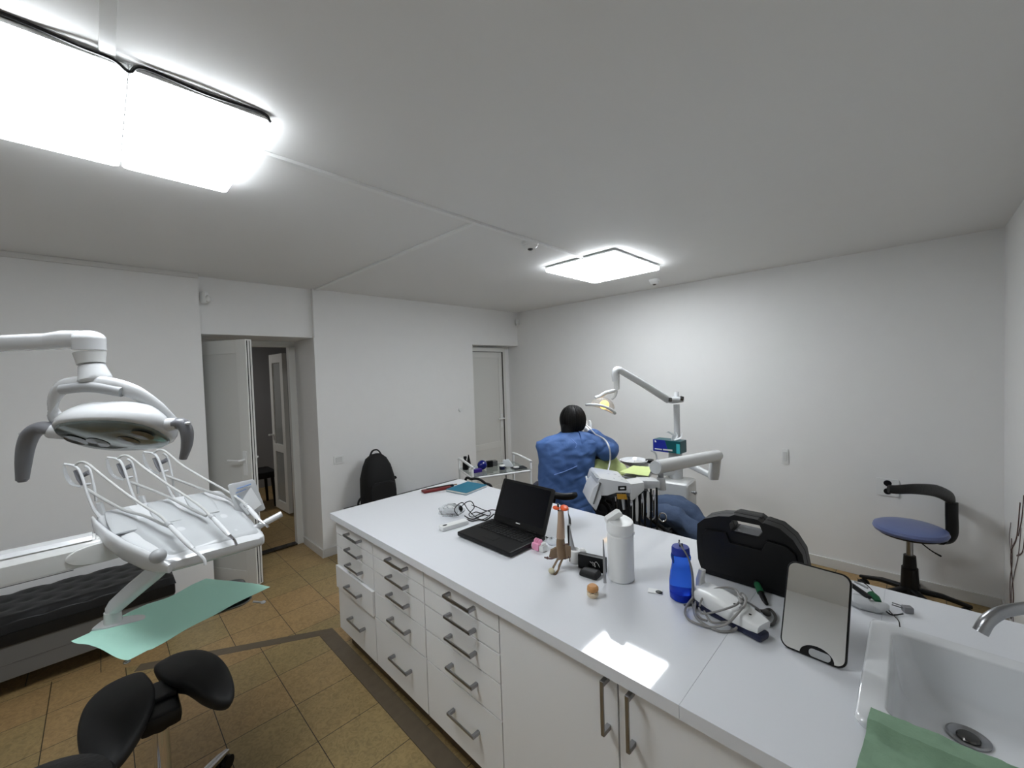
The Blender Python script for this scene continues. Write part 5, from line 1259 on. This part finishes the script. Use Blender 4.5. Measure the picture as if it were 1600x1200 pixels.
b = B(); prism(b, [(wl_*.28, -.036), (wl_*.62, -.036), (wl_*.62, -.024), (wl_*.28, -.022)], g0-gyl*.0026, gxl, V(0, 0, 1), gyl, .0012); prism(b, [(wl_*.66, -.036), (wl_*.93, -.036), (wl_*.93, -.026), (wl_*.66, -.026)], g0-gyl*.0026, gxl, V(0, 0, 1), gyl, .0012); prism(b, [(wl_*.86, .028), (wl_*.92, .026), (wl_*.93, .042), (wl_*.89, .044)], g0-gyl*.0026, gxl, V(0, 0, 1), gyl, .0012); obj('lettering', b, M_white, gb)
b = B(); gt = g0+gxl*(wl_*.35)+gyl*.05+V(0, 0, .05); DG = DL-.06
tube(b, [gt, gt+V(0, 0, .03), PX(1054, 681, DL-.06), PX(1045, 675, DL-.06), PX(1041, 676, DL-.06)], [.03, .022, .014, .010, .004], 8, 4, flat=.35); tube(b, [gt, PX(1063, 684, DL-.06), PX(1066, 676, DL-.06)], [.025, .012, .003], 8, 4, flat=.35); tube(b, [gt, PX(1058, 682, DL-.06), PX(1056, 675, DL-.06)], [.02, .01, .003], 8, 3, flat=.35)
obj('glove', b, M_tissue, t)
b = B(); tube(b, [g0+gxl*.10+gyl*.08, V(ptop.x, ptop.y, g0.z)], .012, 8, 1); obj('bracket', b, M_steel, t)

# dental chair
t = thing('dental_chair', 'reclined dark grey dental chair carrying the patient', 'dental chair', V(-1.55, 3.15, 0))
Hd, Sh, Hp, Kn, Ft = PX(936, 733, 3.42), PX(960, 750, 3.42), PX(1006, 797, 3.38), PX(1056, 806, 3.20), PX(1135, 866, 2.92)
b = B(); slab(b, -1.75, -1.2, 2.98, 3.32, 0, .05, .02); obj('foot_plate', b, M_ware2, t)
b = B(); box(b, V(-1.48, 3.14, .25), (.24, .24, .42), bev=.04); obj('lift_column', b, M_ware2, t)
def pad(p, q, w_, th_, nm, m=M_dark):
    b = B(); d_ = (q-p); loft(b, [(p-V(0, 0, th_)-d_*.02, w_*.8, th_*.5), (p-V(0, 0, th_)+d_*.04, w_, th_), (q-V(0, 0, th_)-d_*.04, w_, th_), (q-V(0, 0, th_)+d_*.02, w_*.8, th_*.5)], V(0, 0, 1).cross(d_), 5); return obj(nm, b, m, t)
dn_ = V(0, 0, -.12)
pad(Hd+dn_, Hd.lerp(Sh, .8)+dn_, .12, .04, 'headrest'); pad(Hd.lerp(Sh, .7)+dn_, Hp+dn_*.9, .27, .07, 'backrest'); pad(Hp+dn_*.9, Kn+dn_*.8, .26, .045, 'seat'); pad(Kn+dn_*.8, Ft+dn_*.7, .22, .04, 'legrest')

b = B(); c_ = PX(940, 800, 3.40); box(b, c_, (.42, .30, .26), rz=.2, bev=.05); obj('dark_filler_block', b, M_blackm, t)  # added dark block, covers the pale gap under the instrument head

# patient
t = thing('person', 'patient in blue jeans lying back in the far dental chair', 'person', V(Hp.x, Hp.y, Hp.z-.1))
def body(nodes, edges, m=M_skin, nm='body', sub=2, root=0): return skin(nm, nodes, edges, m, t, sub, root)
side = V(0, 0, 1).cross((Ft-Hd)).normalized()
def hand_nodes(nodes, edges, wrist, d_, palm_side, idx, L_=.085):
    """palm plus five separate curled fingers; returns nothing"""
    d_ = d_.normalized(); s_ = (palm_side-d_*palm_side.dot(d_)).normalized(); n_ = d_.cross(s_)
    n0 = len(nodes); nodes.append((wrist+d_*.045, (.030, .016))); edges.append((idx, n0)); nodes.append((wrist+d_*.075, (.034, .014))); edges.append((n0, n0+1))
    for k, (o_, l_) in enumerate(((-.030, .062), (-.010, .075), (.010, .070), (.029, .056))):
        i0 = len(nodes); a_ = wrist+d_*.088+s_*o_
        nodes.append((a_, .0095)); edges.append((n0+1, i0))
        nodes.append((a_+d_*l_*.5+n_*.008, .0085)); edges.append((i0, i0+1))
        nodes.append((a_+d_*l_*.8+n_*.028, .0075)); edges.append((i0+1, i0+2))
    i0 = len(nodes); a_ = wrist+d_*.035-s_*.034
    nodes.append((a_, .012)); edges.append((n0, i0)); nodes.append((a_+d_*.03-s_*.018+n_*.01, .010)); edges.append((i0, i0+1)); nodes.append((a_+d_*.055-s_*.02+n_*.02, .0085)); edges.append((i0+1, i0+2))
up = V(0, 0, 1)
Nk = Hd.lerp(Sh, .55); sh1, sh2 = Sh+side*.17, Sh-side*.17; hp1, hp2 = Hp+side*.09, Hp-side*.09
kn1, kn2 = Kn+side*.11+up*.04, Kn-side*.10+up*.02; an1, an2 = Ft+side*.13, Ft-side*.10
el1, el2 = Sh.lerp(Hp, .6)+side*.24, Sh.lerp(Hp, .6)-side*.24; wr1, wr2 = Hp+side*.07+up*.13-(Hp-Sh)*.15, Hp-side*.06+up*.13-(Hp-Sh)*.15
fdir = (Ft-Kn).normalized()
nodes = [(Hp, (.14, .11)), (Hp.lerp(Sh, .5), (.13, .11)), (Sh, (.15, .11)), (Nk, .055), (Hd+up*.02, (.085, .09)), (Hd+(Hd-Nk)*.4+up*.02, (.075, .08)),
         (sh1, .06), (el1, .045), (wr1, .028), (sh2, .06), (el2, .045), (wr2, .028), (hp1, .09), (kn1, .06), (an1, .04), (an1+up*.09+fdir*.03, .03), (hp2, .09), (kn2, .06), (an2, .04), (an2+up*.09+fdir*.03, .03)]
edges = [(0, 1), (1, 2), (2, 3), (3, 4), (4, 5), (2, 6), (6, 7), (7, 8), (2, 9), (9, 10), (10, 11), (0, 12), (12, 13), (13, 14), (14, 15), (0, 16), (16, 17), (17, 18), (18, 19)]
hand_nodes(nodes, edges, wr1, (wr2-wr1), fdir, 8); hand_nodes(nodes, edges, wr2, (wr1-wr2)+fdir*.02, fdir, 11)
pb_ = body(nodes, edges)
b = B(); ball(b, Hd+up*.10+fdir*.0, (.016, .014, .022)); obj('nose', b, M_skin, t)
def leg_tube(h_, k_, a_, r):
    b = B(); tube(b, [Hp.lerp(h_, .6), h_.lerp(k_, .3), k_, k_.lerp(a_, .45), a_], r, 40, 16)
    for v in b.verts: v.co += V(1, 1, 1)*.016*noise.noise(v.co*11)+V(0, 0, 1)*.010*noise.noise(v.co*26)
    return b
b = leg_tube(hp1, kn1, an1, [.10, .095, .084, .074, .066]); b2 = leg_tube(hp2, kn2, an2, [.10, .095, .084, .074, .066])
me_ = bpy.data.meshes.new('x'); b2.to_mesh(me_); b2.free(); b.from_mesh(me_); bpy.data.meshes.remove(me_)
obj('jeans', b, M_denim, t, sharp=80)
b = B(); loft(b, [(Hp-fdir*0+up*.0, .17, .125), (Hp.lerp(Sh, .4), .165, .125), (Sh, .20, .12), (Sh.lerp(Nk, .5), .10, .08)], side, 2.4)
for sh_, el_, wr_ in ((sh1, el1, wr1), (sh2, el2, wr2)): tube(b, [Sh.lerp(sh_, .6), sh_, el_, el_.lerp(wr_, .9)], [.08, .072, .058, .042], 14, 5)
obj('shirt', b, M_dark, t, sharp=80)
for an_ in (an1, an2):
    b = B(); loft(b, [(an_-fdir*.04-up*.03, .04, .045), (an_+up*.03, .045, .045), (an_+up*.10+fdir*.05, .045, .035), (an_+up*.15+fdir*.06, .03, .025)], side, 3); obj('shoe', b, M_black, t)
b = B(); ball(b, Hd+(Hd-Nk)*.55+up*.01, (.09, .09, .085)); obj('hair', b, M_hair, t)
# lime drape over the patient
c0 = [PX(925, 722, 3.22), PX(962, 711, 3.40), PX(978, 731, 3.55), PX(1000, 745, 3.5)]
def drape(u, v):
    top = PX(926, 720, 3.30).lerp(PX(962, 713, 3.36), min(1, u*1.8)) if u < .55 else PX(962, 713, 3.36).lerp(PX(985, 738, 3.40), (u-.55)/.45)
    bot = PX(924, 748, 3.18).lerp(PX(992, 750, 3.24), u)
    q = top.lerp(bot, v)
    return q-CF*(.05*math.sin(v*PI))+V(0, 0, .012*math.sin(u*17+v*2))-CF*.015*math.sin(u*13-v*4)
b = B(); sheet(b, drape, 34, 16, .003)
tag(obj('patient_drape', b, M_lime, loc=Sh, sharp=80), 'pale lime cloth spread over the patient beside the seated person', 'cloth')

# dentist
dc = PX(884, 720, 3.3)
t = thing('person', 'seated person seen from behind in a blue gown, working on the patient', 'person', V(dc.x, dc.y, .50)); DT = t
cx0, cy0 = dc.x, dc.y
def dp(px, py, d_=3.3): return PX(px, py, d_)
hd_c = dp(896, 656, 3.36); nk = dp(891, 680, 3.32); chest = dp(886, 700, 3.3); bel = dp(884, 750, 3.28); pel = V(dp(882, 790, 3.28).x, dp(882, 790, 3.28).y, .60)
shl, shr = dp(860, 697, 3.36), dp(918, 694, 3.3); ell, elr = dp(858, 718, 3.52), dp(950, 705, 3.26); wrl, wrr = dp(900, 706, 3.62), dp(921, 676, 3.46)
fw = V(CF.x, CF.y, 0).normalized(); rt = ex1
kl, kr = pel+fw*.42-rt*.16+V(0, 0, .02), pel+fw*.40+rt*.16+V(0, 0, .02)
al, ar_ = V(kl.x, kl.y, .10)+fw*.02, V(kr.x, kr.y, .10)+fw*.02
nodes = [(pel, (.15, .13)), (bel, (.14, .12)), (chest, (.15, .12)), (nk, .055), (dp(894, 667, 3.36), (.07, .075)), (hd_c, (.082, .092)), (hd_c+V(0, 0, .05), (.07, .08)),
         (shl, .06), (ell, .05), (wrl, .028), (shr, .06), (elr, .05), (wrr, .028),
         (pel-rt*.10, .10), (kl, .065), (al, .04), (al+fw*.14-V(0, 0, .05), .03), (pel+rt*.10, .10), (kr, .065), (ar_, .04), (ar_+fw*.14-V(0, 0, .05), .03)]
edges = [(0, 1), (1, 2), (2, 3), (3, 4), (4, 5), (5, 6), (2, 7), (7, 8), (8, 9), (2, 10), (10, 11), (11, 12), (0, 13), (13, 14), (14, 15), (15, 16), (0, 17), (17, 18), (18, 19), (19, 20)]
hand_nodes(nodes, edges, wrl, rt+fw*.3, V(0, 0, 1), 9)
hand_nodes(nodes, edges, wrr, (dp(913, 664, 3.50)-wrr), rt*-1+fw*.2, 12)
skin('body', nodes, edges, M_skin, t)
fcd = (fw*.75+rt*.5-V(0, 0, .35)).normalized()
b = B(); ball(b, hd_c+fcd*.095, (.014, .014, .022)); obj('nose', b, M_skin, t)
for s_ in (-1, 1):
    b = B(); ball(b, hd_c+(fcd.cross(V(0, 0, 1)).normalized())*(.088*s_)-V(0, 0, .015), (.012, .014, .03)); obj('ear', b, M_skin, t)
b = B(); Rr = Matrix.Rotation(math.radians(-12), 3, CF)
ball(b, dp(895, 656, 3.345), (.100, .102, .122), u=28, v=18)
for v in b.verts:
    v.co += (v.co-hd_c)*.05*noise.noise(v.co*20)
    r_ = v.co-hd_c
    if r_.dot(fcd) > .045 and r_.z < .05: v.co -= fcd*(r_.dot(fcd)-.045)*.9
tube(b, [dp(890, 666, 3.32), dp(889, 676, 3.31), dp(890, 681, 3.31)], [.085, .07, .05], 16, 4, flat=.8)
for k in range(110):
    az = rnd.uniform(-2.3, 2.3); e0 = rnd.uniform(.2, 1.3); dv = -fcd
    f2 = V(-fcd.x, -fcd.y, 0).normalized(); s2_ = V(-f2.y, f2.x, 0); dr_ = f2*math.cos(az)+s2_*math.sin(az); cc_ = dp(895, 656, 3.345)
    pts = []
    for q in range(6):
        a_ = e0+(2.25-e0)*q/5; rr1 = .1035+.002*rnd.random()
        pts.append(cc_+dr_*(rr1*math.sin(a_))+V(0, 0, .124*math.cos(a_)*(1 if a_ < 1.57 else 1.05)))
    tube(b, pts, [.002, .004, .0045, .0045, .004, .0015], 5, 3)
obj('hair', b, M_hair, t, sharp=80)
# white mask and gloved hands
b = B(); ball(b, hd_c+fcd*.085-V(0, 0, .05), (.045, .045, .045)); tube(b, [hd_c+fcd*.07-V(0, 0, .04)+rt*.03, hd_c+rt*.10-V(0, 0, .02), hd_c+rt*.088-V(0, 0, .0)], .004, 6, 4); obj('face_mask', b, M_tissue, t)
b = B(); p_ = hd_c+fcd*.10+V(0, 0, .02); tube(b, [p_-rt*.05, p_+fcd*.02, p_+rt*.055, hd_c+rt*.10+V(0, 0, .015)], .006, 8, 4); obj('glasses', b, M_grey2, t)
def glove(w, d_, sd_, nm='glove'):
    ns, es = [(w-d_.normalized()*.03, .032), (w+d_.normalized()*.01, .030)], [(0, 1)]; hand_nodes(ns, es, w, d_, sd_, 1)
    ns = [(p, tuple(x*1.18 for x in (r if isinstance(r, tuple) else (r, r)))) for p, r in ns]
    return skin(nm, ns, es, M_glove, t)
glove(wrr, (dp(912, 663, 3.50)-wrr), rt*-1+fw*.2); glove(wrl, rt+fw*.3, V(0, 0, 1))
# gown: torso and sleeves
b = B(); secs = []
for (px, py, dd, w_, d_) in ((882, 806, 3.28, .245, .20), (882, 792, 3.28, .235, .185), (883, 770, 3.28, .222, .155), (884, 745, 3.285, .218, .145), (885, 722, 3.29, .222, .145), (886, 706, 3.295, .236, .14), (886, 696, 3.30, .252, .125), (887, 689, 3.30, .246, .11), (889, 683, 3.30, .19, .09), (891, 678, 3.305, .11, .075), (892, 674, 3.31, .072, .065)):
    secs.append((dp(px, py, dd), w_, d_))
fine = []
for (c0_, w0_, d0_), (c1_, w1_, d1_) in zip(secs[:-1], secs[1:]):
    nn_ = max(1, int((c1_-c0_).length/.008))
    for q in range(nn_): fine.append(super_ring(c0_.lerp(c1_, q/nn_), rt, fw, w0_+(w1_-w0_)*q/nn_, d0_+(d1_-d0_)*q/nn_, 2.5, 110))
fine.append(super_ring(secs[-1][0], rt, fw, secs[-1][1], secs[-1][2], 2.5, 110))
rings(b, fine)
def sleeve(pts, r): tube(b, pts, r, 48, 16)
sleeve([dp(872, 698, 3.33), dp(858, 700, 3.38), dp(855, 708, 3.43), ell, ell.lerp(wrl, .5), wrl-(wrl-ell)*.08], [.10, .080, .070, .066, .060, .045])
sleeve([dp(905, 693), dp(922, 693), dp(938, 699, 3.28), elr, dp(952, 698, 3.34), dp(938, 688, 3.40), dp(925, 678, 3.45), dp(921.5, 674.5, 3.465)], [.11, .080, .074, .074, .070, .060, .050, .040])
for v in b.verts:
    n_ = v.co; v.co += (rt*.7-fw*.9)*(.022*abs(noise.noise(V(n_.x*9+n_.z*7, n_.y*9, n_.z*6)))-.006)-fw*.012*abs(noise.noise(V(n_.x*16-n_.z*14, n_.y*10, n_.z*12+9)))+(rt*.9+fw*.5)*.012*noise.noise(n_*7)+V(0, 0, 1)*.010*noise.noise(n_*11+V(4, 0, 0))+fw*.010*noise.noise(V(n_.x*9, n_.y*9, n_.z*3))+fw*.006*noise.noise(n_*26)
obj('gown', b, M_gown, t, sharp=80)
b = B(); tube(b, [dp(866, 742, 3.11), dp(884, 736, 3.125), dp(902, 728, 3.13)], .0035, 6, 5); tube(b, [dp(893, 686, 3.19), dp(901, 694, 3.165), dp(899, 700, 3.16)], .003, 6, 5); obj('gown_ties', b, mat('gown_tie', (120, 152, 214), .8), t)
b = B()
for kk, aa, pp in ((kl, al, pel-rt*.10), (kr, ar_, pel+rt*.10)): tube(b, [pp, kk, kk-V(0, 0, .08)+fw*.02, aa+V(0, 0, .02)], [.12, .09, .08, .06], 16, 6)
obj('trousers', b, M_navy, t, sharp=80)
for aa in (al, ar_):
    b = B(); loft(b, [(aa-fw*.05-V(0, 0, .06), .04, .035), (aa-V(0, 0, .055), .045, .042), (aa+fw*.12-V(0, 0, .07), .045, .028), (aa+fw*.18-V(0, 0, .075), .03, .02)], rt, 3); obj('shoe', b, M_white, t)
# suction hose held by the hand
b = B(); tube(b, [dp(914, 662, 3.47), dp(920, 668, 3.42), dp(932, 680, 3.36)], [.008, .006, .004], 8, 4)
h_o = obj('handpiece', b, M_ware2, loc=dp(920, 668, 3.42)); tag(h_o, 'thin white handpiece held up by the person in blue', 'dental tool')
b = B(); tube(b, [dp(931, 679, 3.35), dp(944, 686, 3.22), dp(951, 697, 3.14), dp(953.5, 710, 3.13), dp(953, 722, 3.13), dp(950, 735, 3.0), dp(945, 748, 2.85), dp(940, 752, 2.66)], .0065, 8, 7)
tag(obj('suction_hose', b, M_ware, loc=dp(953, 712, 3.13)), 'white hose looping over the blue gown sleeve', 'hose')
b = B(); tube(b, [dp(916, 745, 3.02), dp(918, 752, 2.95), dp(923, 759, 2.85), dp(928, 764, 2.75), dp(934, 770, 2.62)], .0075, 8, 6)
tag(obj('syringe_hose', b, M_ware, loc=dp(918, 752, 2.95)), 'short white hose at the waist of the blue gown', 'hose')
# dentist's stool
t = thing('operator_stool', 'black stool with a curved arm under the person in the blue gown', 'stool', V(pel.x, pel.y, 0))
b = B(); lathe(b, [(0, 0), (.17, 0), (.20, .02), (.20, .05), (.17, .07), (0, .075)], V(pel.x, pel.y, .41), 36); obj('seat', b, M_leather, t)
b = B(); tube(b, [dp(858, 770, 3.04), dp(868, 774, 3.0), dp(882, 776, 2.98), dp(894, 775, 2.99), dp(900, 773, 3.02)], [.024, .026, .027, .026, .02], 14, 6, flat=.75, side=(0, 0, 1)); obj('backrest', b, M_leather, t)
b = B(); tube(b, [dp(866, 776, 3.02), dp(864, 800, 3.05), V(pel.x, pel.y, .46)-fw*.18, V(pel.x, pel.y, .44)], .018, 10, 5); obj('back_bracket', b, M_black, t)
b = B(); cyl(b, V(pel.x, pel.y, .06), V(pel.x, pel.y, .42), .025, .025, 18); obj('post', b, M_black, t)
for k in range(5):
    a = k*2*PI/5+.2; d_ = V(math.cos(a), math.sin(a), 0); c = V(pel.x, pel.y, 0)
    b = B(); tube(b, [c+V(0, 0, .09), c+d_*.27+V(0, 0, .065)], [.022, .014], 10, 1); lg = obj('leg', b, M_black, t)
    b = B(); w0 = c+d_*.27+V(0, 0, .027); sv_ = d_.cross(V(0, 0, 1)); cyl(b, w0-sv_*.02, w0+sv_*.02, .027, .027, 14); obj('caster', b, M_black, lg)
b = B(); c = at(962.5, 697, 'y', YR); box(b, c+V(0, -.02, 0), (.05, .03, .11), bev=.004); box(b, c+V(0, -.035, -.055), (.03, .03, .016), bev=.003)
tag(obj('soap_holder', b, M_white, loc=c), 'narrow pale wall dispenser between the person and the far lamp', 'dispenser')
